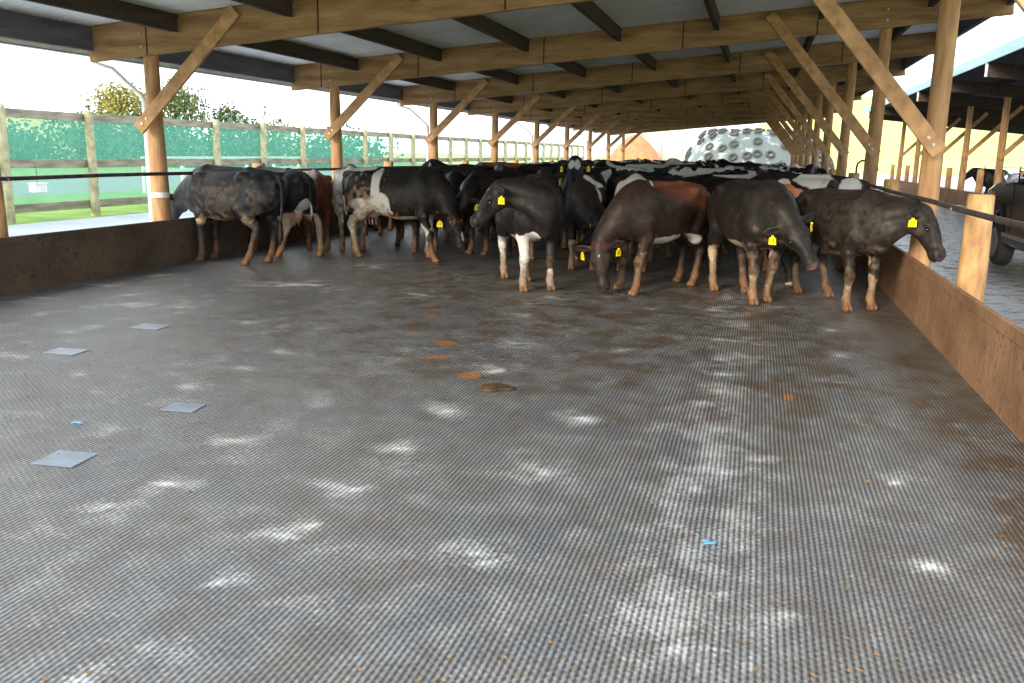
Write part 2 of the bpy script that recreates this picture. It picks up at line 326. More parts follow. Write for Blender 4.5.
# floor with dust / dung masks
FX0, FX1, FY0, FY1 = KL-.02, KR+.02, -3.0, 61.0
ys = np.concatenate([np.arange(FY0, 15, .05), np.arange(15, FY1+.2, .25)]); xs = np.arange(FX0, FX1+.05, .05); xs[-1] = FX1
gx, gy = np.meshgrid(xs, ys); P = np.stack([gx.ravel(), gy.ravel(), 0*gx.ravel()], 1)
nx = len(xs); fc = [(j*nx+i, j*nx+i+1, (j+1)*nx+i+1, (j+1)*nx+i) for j in range(len(ys)-1) for i in range(nx-1)]
SPOTS = [  # x, y, radius x, radius y, amount (lime worn onto the mats)
(-6.00,6.05,0.24,0.09,0.70), (-8.06,8.57,0.28,0.18,0.70), (-8.08,9.64,0.38,0.21,0.60), (-6.79,8.53,0.28,0.27,0.50), (-6.04,8.27,0.21,0.15,0.50),
(-6.18,8.64,0.15,0.13,0.60), (-5.06,5.72,0.12,0.06,0.80), (-5.71,6.28,0.15,0.13,0.30), (-5.11,8.06,0.14,0.08,0.90), (-3.99,6.93,0.17,0.15,0.70),
(-5.85,10.60,0.48,0.33,0.80), (-8.16,12.09,0.54,0.31,0.60), (-4.04,10.40,0.17,0.18,1.00), (-5.75,12.78,0.47,0.33,0.60), (-4.06,12.02,0.28,0.23,0.60),
(-5.30,10.25,0.24,0.13,0.40), (-4.03,6.34,0.11,0.06,0.70), (-3.30,5.39,0.14,0.06,0.25), (-4.02,5.67,0.13,0.09,0.70), (-4.03,5.22,0.12,0.11,0.40),
(-3.86,4.56,0.11,0.09,0.50), (-3.04,4.64,0.12,0.08,0.70), (-2.97,3.90,0.16,0.09,0.60), (-3.07,3.57,0.11,0.08,0.60), (-2.03,3.00,0.10,0.06,1.00),
(-2.13,2.99,0.08,0.06,0.50), (-2.08,3.53,0.19,0.13,0.55), (-2.00,3.67,0.08,0.06,0.80), (-2.02,4.14,0.17,0.07,0.75), (-2.02,4.84,0.10,0.07,1.00),
(-1.92,4.58,0.15,0.08,0.60), (-2.03,5.76,0.15,0.12,0.90), (-2.14,5.80,0.14,0.09,0.50), (-2.02,6.97,0.16,0.12,0.90), (-2.12,7.12,0.18,0.29,0.40),
(-1.14,3.59,0.12,0.07,0.80), (-1.08,3.50,0.06,0.06,1.00), (-1.75,2.95,0.15,0.10,0.25), (-2.11,2.30,0.08,0.06,0.70), (-1.99,2.53,0.09,0.06,0.40),
(-1.48,2.90,0.10,0.08,0.15), (-1.54,4.54,0.09,0.07,0.30), (-4.24,8.05,0.15,0.23,0.30), (-2.34,2.51,0.17,0.07,0.25), (-1.80,2.88,0.08,0.06,0.20),
(-4.57,4.71,0.26,0.11,0.30), (-9.39,10.36,0.48,0.30,0.50), (-2.08,8.07,0.19,0.16,1.00), (-2.46,9.50,0.16,0.18,0.50), (-2.46,10.90,0.29,0.28,0.70),
(-2.56,10.35,0.20,0.25,0.50), (-1.09,5.84,0.14,0.10,0.90), (-1.16,6.06,0.16,0.15,0.40), (-1.08,4.70,0.12,0.12,0.90), (-1.14,4.84,0.14,0.14,0.40),
(-1.10,8.15,0.09,0.10,0.90), (-1.09,10.48,0.11,0.17,0.60), (-0.30,10.80,0.28,0.35,0.80), (-0.07,9.86,0.26,0.22,0.70), (-0.17,8.95,0.33,0.21,0.70),
(-0.25,8.06,0.25,0.15,0.60), (-0.17,7.48,0.23,0.13,0.60), (-0.13,6.97,0.22,0.13,0.60), (-0.17,6.44,0.18,0.11,0.70), (-0.26,11.82,0.22,0.52,0.70),
(0.35,11.30,0.25,0.28,0.40), (0.87,9.93,0.14,0.15,0.80), (0.83,8.68,0.14,0.09,0.70), (0.82,7.56,0.13,0.11,0.50), (0.86,6.42,0.13,0.13,0.45),
(1.78,8.31,0.11,0.13,0.70), (1.77,7.71,0.12,0.13,0.60), (1.94,7.24,0.10,0.12,0.50), (0.86,5.24,0.07,0.06,1.00), (0.84,5.40,0.11,0.12,0.35),
(0.87,4.09,0.09,0.06,1.00), (0.84,4.12,0.12,0.09,0.40), (0.67,5.81,0.15,0.15,0.30), (-0.13,5.54,0.25,0.15,0.45), (-0.11,5.08,0.20,0.11,0.50),
(0.10,5.37,0.10,0.06,0.60), (-0.16,4.75,0.21,0.15,0.55), (0.09,4.69,0.17,0.12,0.45), (-0.16,4.21,0.16,0.07,0.75), (-0.28,4.21,0.09,0.06,0.70),
(-0.02,4.28,0.10,0.06,0.50), (0.13,5.05,0.12,0.10,0.35), (-0.02,4.00,0.11,0.06,0.40), (-0.19,3.49,0.12,0.06,0.60), (-0.04,3.54,0.10,0.06,0.45),
(0.09,3.82,0.19,0.18,0.20), (0.21,3.46,0.09,0.07,0.45), (0.11,3.40,0.08,0.06,0.35), (-0.17,3.02,0.06,0.06,0.90), (-0.04,3.09,0.14,0.08,0.30),
(-1.10,7.03,0.13,0.10,0.40), (-0.46,5.70,0.13,0.11,0.30), (0.45,4.68,0.19,0.34,0.12), (0.90,4.65,0.28,0.39,0.10), (0.56,3.97,0.17,0.13,0.12),
(-1.64,11.24,0.18,0.24,0.40), (-1.14,9.25,0.22,0.16,0.30), (-1.82,8.99,0.22,0.19,0.30), (0.65,13.40,0.38,0.60,0.40)
]
dust = np.zeros(len(P)); brown = np.zeros(len(P))
wn = fbm(P*[2.2, 2.2, 1], 4)-.5; wn2 = fbm(P*[2.2, 2.2, 1]+11, 4)-.5; fn = fbm(P*[9, 9, 1]+3, 3); wn3 = fbm(P*[5, 5, 1]+21, 4)-.5; wn4 = fbm(P*[5, 5, 1]+41, 4)-.5
for (sx_, sy_, rx_, ry_, am) in SPOTS:
    d = np.hypot((P[:, 0]-sx_+wn3*(.10+1.5*rx_))/rx_, (P[:, 1]-sy_+wn4*(.10+1.5*ry_))/ry_)
    dust = np.maximum(dust, am*np.maximum(np.clip(1.05-1.25*d, 0, 1)*(.35+1.1*fn), .42*np.clip(1.5-.62*d, 0, 1)*fn*1.3))
# lime trodden along lines where the herd walks; left-kerb streak paints in sky sheen
for (x0_, w_, am, ya, yb_) in ((-.15, .42, .38, 2.6, 11.5), (-1.9, .5, .22, 6, 12.5), (-8.1, .40, .50, 6, 12.6), (-4.5, .6, .24, 4, 12), (-2.9, .5, .2, 2.4, 9), (-6.3, .5, .3, 4, 12), (-7.2, .3, .3, 5, 11)):
    sel = np.clip(1-np.abs(P[:, 0]-x0_+wn*.5)/w_, 0, 1)*np.clip((P[:, 1]-ya)/.8, 0, 1)*np.clip((yb_-P[:, 1])/.8, 0, 1)
    dust = np.maximum(dust, sel*am*np.clip(.2+2.4*(fbm(P*[3, 3, 1]+5, 4)-.42), 0, 1.3))
brown = .45+1.3*np.clip((P[:, 1]-5)/5, 0, 1)*np.clip((P[:, 0]+6)/3, 0, 1)+.3*np.clip((P[:, 1]-12), 0, 1)
ORG = [(-2.16,6.74,0.10), (-2.70,7.23,0.08), (-2.80,7.92,0.09), (-3.14,8.20,0.06), (-3.38,8.99,0.06), (-3.43,9.51,0.06), (-1.85,6.39,0.06), (0.36,6.99,0.04), (-0.07,7.69,0.04)
]
orange = np.zeros(len(P))
for (ox_, oy_, or_) in ORG[:6]+ORG[7:]:
    d = np.hypot((P[:, 0]-ox_+wn*.3)/(or_*1.1), (P[:, 1]-oy_+wn2*.4)/(or_*1.4)); orange = np.maximum(orange, np.clip(1.4-d, 0, 1))
dung_ring = np.clip((P[:, 0]-(KR-.62))/.25+wn*1.0, 0, 1)*np.clip((P[:, 1]-3)/1.5, 0, 1)
fo = mesh_obj('floor', P, fc, 'rubber_matting'); S(fo)
ca = fo.data.color_attributes.new('dust', 'FLOAT_COLOR', 'POINT')
arr = np.zeros((len(P), 4)); arr[:, 0] = np.clip(dust*(1-.7*dung_ring), 0, 1.2); arr[:, 1] = np.clip(brown+dung_ring*1.2, 0, 1.6); arr[:, 2] = orange; arr[:, 3] = 1
ca.data.foreach_set('color', arr.astype(np.float32).ravel())

# ground outside
S(MB().box(-400, 400, -60, 500, -.40, -.16).build('ground', 'far_grass'))
S(MB().box(KL-7.2, KL-.02, -4, 66, -.159, -.01).build('lane_left', 'dry_concrete'))
S(MB().box(KR+.02, 8.0, -4, 70, -.159, -.01).build('lane_right', 'wet_concrete'))
S(MB().box(-24.0, KL-7.2, -4, 80, -.159, -.03).build('verge_left', 'grass'))
S(MB().box(-35.0, -24.0, -20, 90, -.159, -.04).build('gravel_road', 'gravel'))
S(MB().box(-64.0, -35.0, -20, 120, -.159, -.05).build('paddock_left', 'grass'))
S(MB().box(8.0, 22, -4, 66, -.159, -.012).build('yard_right', 'dry_concrete'))

# low kerb walls
def kerb(name, x, sgn, mat):
    o = MB()
    o.beam((x+sgn*.022, -3, .27), (x+sgn*.022, 60.5, .27), .040, .60, bev=.004)
    o.beam((x+sgn*.017, -3, .625), (x+sgn*.017, 60.5, .625), .050, .10, bev=.006)
    return S(o.build(name, mat))
kerb('wall_left', KL, -1, 'kerb_board_shaded'); kerb('wall_right', KR, 1, 'kerb_board')

# corrugated roof sheeting (ribs run down the slope)
def corrugated(name, x0, z0, x1, z1, y0, y1, mat, pitch=.12, amp=.017, th=.004):
    n_ = int((y1-y0)/pitch*6); v = []; f = []
    for i in range(n_+1):
        y = y0+(y1-y0)*i/n_; dz = amp*math.sin(2*math.pi*(y-y0)/pitch)
        v += [(x0, y, z0+dz), (x1, y, z1+dz), (x0, y, z0+dz+th), (x1, y, z1+dz+th)]
    for i in range(n_):
        a = 4*i; b_ = a+4
        f += [(a, b_, b_+1, a+1), (a+2, a+3, b_+3, b_+2), (a, a+2, b_+2, b_), (a+1, b_+1, b_+3, a+3)]
    f += [(0, 1, 3, 2), (4*n_, 4*n_+2, 4*n_+3, 4*n_+1)]
    return auto_smooth(mesh_obj(name, v, f, mat), 60)
RT = .516
S(corrugated('ceiling', EL-.12, zb(EL-.12)+RT, ER+.12, zb(ER+.12)+RT, Y0R, Y1R, 'roof_iron'))

# roof beams, one per row of posts
SEAMS = {0: (-8.70, -5.96, -3.31, -.6, 1.6), 1: (-9.0, -6.83, -4.22, -1.56, .81)}
for k in range(-1, NROW):
    y = ROW0+BAY*k; e = empty('roof_beam', (0, y, 0), label='deep tan roof beam over the '+('near open end of the shed' if k < 0 else CNT[k]+' pair of round posts from the camera'), cat='beam', group='deep roof beams')
    m = MB(); m.beam((EL, 0, zb(EL)+.25), (ER, 0, zb(ER)+.25), .10, .5, Vector((0, 0, 1))); m.build('beam_timber', 'beam_timber', e)
    for sx_ in SEAMS.get(k, [s+.9*((k*7) % 3-1) for s in SEAMS[1]]):
        MB().beam((sx_, -.052, zb(sx_)+.004), (sx_+.0, -.052, zb(sx_)+.496), .022, .006, Vector((0, 1, 0)), .001).build('joint_strip', 'strap_dark', e)
JX = [-8.18, -6.36, -4.55, -2.75, -.95, .85, 2.65]
jl = ['nearest the left eave', 'second from the left eave', 'third from the left eave', 'left of the middle', 'right of the middle', 'second from the right eave', 'nearest the right eave']
for k in range(-1, NROW-1):
    ya, yb_ = ROW0+BAY*k+.05, ROW0+BAY*(k+1)-.05
    for j, x in enumerate([-9.66]+JX+[3.89]):
        edge = j in (0, 8); dep = .34 if edge else .24
        zt = zb(x)+.495
        where = ('near end bay' if k < 0 else CNT[k]+' bay beyond the first posts')
        lab = ('dark edge board along the %s eave in the %s' % ('left' if j == 0 else 'right', where)) if edge else 'dark roof joist %s in the %s' % (jl[j-1], where)
        e = empty('edge_joist' if edge else 'roof_joist', (x, ya, zt-dep/2), label=lab, cat='joist', group='dark roof joists')
        MB().beam((0, 0, 0), (0, yb_-ya, 0), .09, dep).build('timber', 'edge_joist' if edge else 'joist_timber', e)
        if not edge and k < 4:
            for yy, s_ in ((0.0, .05), (yb_-ya, -.05)):
                y0_, y1_ = min(yy, yy+s_), max(yy, yy+s_); z0_, z1_ = -dep/2, dep/2-.04
                pr = [(-.053, z1_), (-.053, z0_-.006), (.053, z0_-.006), (.053, z1_), (.0465, z1_), (.0465, z0_-.001), (-.0465, z0_-.001), (-.0465, z1_)]
                v_ = [(p, y0_, q) for p, q in pr]+[(p, y1_, q) for p, q in pr]
                f_ = [(i, i+8, (i+1) % 8+8, (i+1) % 8) for i in range(8)]+[(0, 1, 6, 7), (1, 2, 5, 6), (2, 3, 4, 5), (15, 14, 9, 8), (14, 13, 10, 9), (13, 12, 11, 10)]
                mesh_obj('joist_hanger', v_, f_, 'galvanised', e)

# round posts
def pole_mb(h, r0, r1, seed, seg=18):
    m = MB(); n_ = 14; pts = []; rad = []
    for i in range(n_+1):
        t = i/n_; z = t*h
        pts.append((.018*math.sin(seed*1.7+t*3), .018*math.cos(seed*2.3+t*2.6), z)); rad.append((r0+(r1-r0)*t)*(1+.03*math.sin(seed+t*9)))
    return m.tube(pts, rad, seg)
for k in range(-1, NROW):
    y = ROW0+BAY*k
    for side, x in (('left', PXL), ('right', PXR)):
        if k < 0 and side == 'left': continue
        yy = y+.13+.05   # posts stand behind the beams' near face
        h = zb(x)+.30
        e = empty('timber_post', (x, yy-.0, -.015), label='round orange-brown timber post in the %s row, %s' % (side, 'nearest the camera' if k < 0 else CNT[k]+' from the camera'), cat='post', group='round posts of the %s row' % side)
        o = pole_mb(h+.015, .135, .105, k*3.1+(5 if side == 'left' else 0)).build('pole', 'pole_timber', e, True); auto_smooth(o, 50)
        for zz in (.16, .34): MB().tube([(0, -.27+.03, zb(x)+zz-.02), (0, -.19, zb(x)+zz-.02)], .022, 8).build('bolt', 'galvanised', e)
        if side == 'left' and k % 2 == 0:
            MB().tube([(0, 0, 1.02), (0, 0, 1.10)], .142, 20).build('band', 'white_plastic', e)['label'] = 'white plastic band round the post'
        # diagonal brace bolted on the near face of beam and post
        s = 1 if side == 'left' else -1
        bx = 1.60 if side == 'left' else 2.00; tx = x+s*bx
        e2 = empty('diagonal_brace', (x, y-.085, 1.95), label='flat sawn timber brace rising to the roof from the %s post of the %s row' % ('picture-edge' if k < 0 else CNT[k], side), cat='brace', group='diagonal braces of the %s row' % side)
        a = Vector((-s*(.10 if side == 'left' else .04), 0, .06 if side == 'left' else -.06)); b_ = Vector((s*bx, 0, zb(tx)+.44-1.95))
        MB().beam(a, b_, .055, .19, Vector((0, 0, 1))).build('timber', 'brace_timber', e2)
        d = (b_-a).normalized()
        for pz, q in ((a+d*.12, .12), (a+d*.22, .12), (b_-d*.12, .03)):
            MB().tube([pz+Vector((0, -.038, 0)), pz+Vector((0, q, 0))], .022, 8).build('bolt', 'galvanised', e2)
# gutter and downpipes on the left eave
gt = MB(); zg = zb(EL)+.10
gt.box(EL-.20, EL-.05, Y0R, Y1R, zg, zg+.012); gt.box(EL-.20, EL-.19, Y0R, Y1R, zg, zg+.12); gt.box(EL-.06, EL-.05, Y0R, Y1R, zg, zg+.12)
tag(gt.build('gutter', 'white_plastic'), 'pale plastic gutter along the left eave of the roof', 'gutter')
for k in (0, 2, 4, 6):
    y = ROW0+BAY*k+.18
    m = MB(); m.tube([(EL-.12, y, zg), (EL-.12, y, zg-.08), (-9.5, y, 2.90), (-9.02, y, 2.50), (-8.97, y, 2.42), (-8.965, y, 1.6), (-8.965, y, -.01)], [.03, .028, .028, .030, .045, .045, .045], 12)
    tag(auto_smooth(m.build('downpipe', 'white_plastic'), 50), 'white downpipe slanting from the left eave to the %s post of the left row' % CNT[k], 'pipe', 'white downpipes')

# stub posts and pipe rails
for side, x, s in (('left', -8.83, 1), ('right', 2.03, -1)):
    for k in range(-1, 8):
        if k < 0 and side == 'left': continue
        y = (8.73 if side == 'left' else 9.32)+6*k; e = empty('stub_post', (x, y, -.012), label='short thick sawn-off timber post behind the %s kerb, %s' % (side, 'out at the picture edge' if k < 0 else CNT[k]+' from the camera'), cat='post', group='sawn-off posts behind the %s kerb' % side)
        m = MB(); m.tube([(0, 0, 0), (.01, 0, .7), (0, 0, 1.49), (0, 0, 1.51)], [.135, .128, .118, .108], 18); auto_smooth(m.build('pole', 'stub_timber', e), 40)
        w = MB(); zz = 1.365
        pts = [(s*(.175+.07*math.cos(t)), .02, zz+.035*math.sin(t)) for t in [i*math.pi/6 for i in range(13)]]
        w.tube(pts, .006, 6); w.build('wire_tie', 'galvanised', e)
    xr = x+s*.215
    rl = MB().tube([(xr, y_, 1.365+.006*math.sin(y_*1.3)) for y_ in np.arange(1.5, 52, 1.5)], .027, 12)
    tag(rl.build('pipe_rail', 'steel_pipe', smooth=True), 'long dark steel pipe rail above the %s kerb tied to the stub posts' % side, 'rail')

# smooth squares let into the mats
for i, (x, y, w, d, rz, lab) in enumerate(((-5.75, 6.31, .30, .22, .05, 'topmost pale blue-grey square on the floor mats, nearest the left kerb'), (-5.79, 7.5, .32, .24, .02, 'farthest pale blue-grey square on the mats, closest to the cows'),
        (-3.76, 5.17, .24, .20, .1, 'faint grey square on the mats, rightmost of the four'), (-3.76, 4.05, .26, .24, .08, 'nearest and largest-looking pale blue square on the mats'))):
    m = MB().beam((-w/2, 0, 0), (w/2, 0, 0), d, .005, bev=.001); o = m.build('mat_patch', 'smooth_patch'); o.location = (x, y, .004); o.rotation_euler = (0, 0, rz)
    tag(o, lab, 'floor patch', 'smooth squares in the floor mats')
# litter on the mats
for i, (x, y, s, lab) in enumerate(((-.10, 4.02, .045, 'small bright blue plastic scrap on the mats in the right foreground'), (-4.17, 4.62, .045, 'small pale blue plastic scrap beside the nearest square patch'))):
    v = []; n_ = 9
    for j in range(n_):
        a = 2*math.pi*j/n_; r = s*(.7+.45*math.sin(j*2.3+i)); v.append((r*math.cos(a), .7*r*math.sin(a), .004+.006*abs(math.sin(j*1.7))))
    k_ = len(v); v2 = v+[(p[0]*.97, p[1]*.97, p[2]+.004) for p in v]
    o = mesh_obj('plastic_scrap', v2, [tuple(reversed(range(k_))), tuple(range(k_, 2*k_))]+[(q, (q+1) % k_, (q+1) % k_+k_, q+k_) for q in range(k_)], 'blue_plastic'); o.location = (x, y, .006)
    tag(o, lab, 'scrap')
def blob(seed, rx, ry, hz, mat, name):
    rr = random.Random(seed); v = []; f = []; R_, S_ = 7, 18; ph = [rr.uniform(0, 6) for _ in range(4)]
    for i in range(R_):
        t = i/(R_-1)
        for j in range(S_):
            a = 2*math.pi*j/S_; k = 1+.22*math.sin(2*a+ph[0])+.14*math.sin(3*a+ph[1])+.10*math.sin(5*a+ph[2])
            z = hz*(1-t**2.2)*(1+.35*math.sin(3*t*5+a*2+ph[3])*t)
            v.append((rx*k*t*math.cos(a), ry*k*t*math.sin(a), max(z, -.002)))
    for i in range(R_-1):
        for j in range(S_): f.append((i*S_+j, (i+1)*S_+j, (i+1)*S_+(j+1) % S_, i*S_+(j+1) % S_))
    f.append(tuple((R_-1)*S_+j for j in reversed(range(S_))))
    return mesh_obj(name, v, f, mat, smooth=True)
o = blob(31, .14, .10, .035, 'dung', 'dung_pat'); o.location = (ORG[6][0], ORG[6][1], .004); tag(o, 'dark brown dung pat on the mats beyond the middle of the floor', 'dung')
rr = random.Random(8); v = []; f = []
for i in range(2600):
    x = rr.uniform(-6.5, 1.5); y = 2.2+rr.random()**1.4*10; 
    if mnoise.noise(Vector((x*1.3, y*1.3, 4))) < rr.uniform(-.25, .5): continue
    a = rr.uniform(0, 3.14); l_ = rr.uniform(.004, .012); w_ = rr.uniform(.002, .005); c_, s_ = math.cos(a), math.sin(a); z = .008; b0 = len(v)
    for (p, q, zz) in ((-l_, -w_, 0), (l_, -w_, .002), (l_, w_, 0), (-l_, w_, .003)): v.append((x+p*c_-q*s_, y+p*s_+q*c_, z+zz))
    for (p, q, zz) in ((-l_, -w_, 0), (l_, -w_, .002), (l_, w_, 0), (-l_, w_, .003)): v.append((x+p*c_-q*s_, y+p*s_+q*c_, z+zz+.003))
    f += [(b0+3, b0+2, b0+1, b0), (b0+4, b0+5, b0+6, b0+7), (b0, b0+1, b0+5, b0+4), (b0+1, b0+2, b0+6, b0+5), (b0+2, b0+3, b0+7, b0+6), (b0+3, b0, b0+4, b0+7)]
o = mesh_obj('feed_crumbs', v, f, 'crumbs'); tag(o, 'scattered orange crumbs of feed and straw over the rubber mats', 'crumbs', kind='stuff')

# ------------------------------------------------------------------ cattle
# Each body is one continuous skin: smooth-blended ellipsoids and tapered limbs sampled on a grid and meshed.
class Field:
    def __init__(s, lo, hi, h):
        s.lo = np.array(lo, float); s.h = h; s.n = np.ceil((np.array(hi)-s.lo)/h).astype(int)+1
        s.f = np.full(s.n, 1.0)
        s.ax = [s.lo[i]+np.arange(s.n[i])*h for i in range(3)]
    def _blk(s, lo, hi, m):
        a = np.clip(np.floor((np.array(lo)-m-s.lo)/s.h).astype(int), 0, s.n-1); b = np.clip(np.ceil((np.array(hi)+m-s.lo)/s.h).astype(int)+1, 1, s.n)
        sl = tuple(slice(a[i], b[i]) for i in range(3))
        X = s.ax[0][sl[0]][:, None, None]; Y = s.ax[1][sl[1]][None, :, None]; Z = s.ax[2][sl[2]][None, None, :]
        return sl, X, Y, Z
    def _un(s, sl, d, k):
        f = s.f[sl]
        if k <= 0: s.f[sl] = np.minimum(f, d); return
        h = np.maximum(k-np.abs(f-d), 0)/k; s.f[sl] = np.minimum(f, d)-h*h*k*.25
    def ell(s, c, r, k=.05, R=None, sub=False):
        c = np.array(c, float); r = np.array(r, float); m = max(r)
        sl, X, Y, Z = s._blk(c-m, c+m, .09+k)
        x, y, z = X-c[0], Y-c[1], Z-c[2]
        if R is not None: x, y, z = (R[0, 0]*x+R[1, 0]*y+R[2, 0]*z, R[0, 1]*x+R[1, 1]*y+R[2, 1]*z, R[0, 2]*x+R[1, 2]*y+R[2, 2]*z)
        k0 = np.sqrt((x/r[0])**2+(y/r[1])**2+(z/r[2])**2)+1e-9; k1 = np.sqrt((x/r[0]**2)**2+(y/r[1]**2)**2+(z/r[2]**2)**2)+1e-9
        d = k0*(k0-1)/k1
        if sub:
            f = s.f[sl]; h = np.maximum(k-np.abs(f+d), 0)/k; s.f[sl] = np.maximum(f, -d)+h*h*k*.25
        else: s._un(sl, d, k)
    def cone(s, a, b, ra, rb, k=.05):
        a = np.array(a, float); b = np.array(b, float); m = max(ra, rb)
        sl, X, Y, Z = s._blk(np.minimum(a, b)-m, np.maximum(a, b)+m, .09+k)
        v = b-a; L = max(v@v, 1e-9); t = np.clip(((X-a[0])*v[0]+(Y-a[1])*v[1]+(Z-a[2])*v[2])/L, 0, 1)
        d = np.sqrt((X-a[0]-t*v[0])**2+(Y-a[1]-t*v[1])**2+(Z-a[2]-t*v[2])**2)-(ra+(rb-ra)*t)
        s._un(sl, d, k)
    def chain(s, pts, rad, k=.03):
        for i in range(len(pts)-1): s.cone(pts[i], pts[i+1], rad[i], rad[i+1], k)
    def torso(s, belly=0.0):
        X = np.array([-.90, -.86, -.76, -.60, -.42, -.20, .05, .30, .50, .66, .80, .88])
        zt = np.array([1.14, 1.24, 1.31, 1.335, 1.345, 1.325, 1.315, 1.325, 1.36, 1.33, 1.18, 1.04])
        zbm = np.array([.98, .90, .78, .72, .70, .635, .585, .60, .64, .68, .76, .88])-belly*np.array([0, 0, 0, .3, .7, 1, 1, .8, .4, 0, 0, 0])
        w = np.array([.05, .12, .19, .245, .275, .325, .355, .325, .265, .225, .16, .06])
        xs_ = s.ax[0]; f = np.linspace(0, 1, 1)
        def sm(v):
            q = np.interp(xs_, X, v); kk = np.ones(7)/7; return np.convolve(np.pad(q, 3, 'edge'), kk, 'valid')
        T, B, W = sm(zt), sm(zbm), sm(w)
        sl, XX, Y, Z = s._blk((-.90, -.42, .5), (.88, .42, 1.42), .06)
        i0, i1 = sl[0].start, sl[0].stop; T = T[i0:i1][:, None, None]; B = B[i0:i1][:, None, None]; W = np.maximum(W[i0:i1][:, None, None], .03)
        zc = B+(T-B)*.46; up = Z > zc; hh = np.where(up, T-zc, zc-B)
        p = np.where(up, 2.15, 2.25)
        nn = ((np.abs(Y)/W)**p+(np.abs(Z-zc)/hh)**p)**(1/p)
        d = (nn-1)*np.minimum(W, hh)
        d = np.maximum(d, np.maximum(XX-.86, -.88-XX))
        s.f[sl] = np.minimum(s.f[sl], d)
    def mesh(s):
        f = s.f; S_ = f < 0; n = np.array(f.shape)-1
        acc = np.zeros((*n, 3)); cnt = np.zeros(n)
        idx = np.indices(n).transpose(1, 2, 3, 0).astype(float)
        cor = [(0, 0, 0), (1, 0, 0), (0, 1, 0), (1, 1, 0), (0, 0, 1), (1, 0, 1), (0, 1, 1), (1, 1, 1)]
        def g(A, c): return A[c[0]:c[0]+n[0], c[1]:c[1]+n[1], c[2]:c[2]+n[2]]
        for a in cor:
            for ax in range(3):
                if a[ax]: continue
                b = list(a); b[ax] = 1; b = tuple(b); cr_ = g(S_, a) != g(S_, b)
                fa, fb_ = g(f, a), g(f, b); t = np.where(cr_, fa/np.where(cr_, fa-fb_, 1), 0)
                p = np.array(a, float)[None, None, None, :]+0*idx; p[..., ax] += t
                acc += p*cr_[..., None]; cnt += cr_
        act = cnt > 0; ids = -np.ones(n, int); ids[act] = np.arange(act.sum())
        V = (idx[act]+acc[act]/cnt[act][:, None])*s.h+s.lo
        Q = []
        for ax in range(3):
            o = [i for i in range(3) if i != ax]; sl0 = [slice(1, -1)]*3; sl0[ax] = slice(0, -1); sl1 = list(sl0); sl1[ax] = slice(1, None)
            A, B = S_[tuple(sl0)], S_[tuple(sl1)]; pos = np.argwhere(A != B)
            if not len(pos): continue
            p = pos.copy(); p[:, o[0]] += 1; p[:, o[1]] += 1
            ins = S_[tuple(p.T)]
            def cid(d0, d1): q = p.copy(); q[:, o[0]] -= d0; q[:, o[1]] -= d1; return ids[tuple(q.T)]
            q = np.stack([cid(1, 1), cid(0, 1), cid(0, 0), cid(1, 0)], 1)
            flip = ins if ax != 1 else ~ins
            q[~flip] = q[~flip][:, ::-1]; Q.append(q)
        return V, np.concatenate(Q)

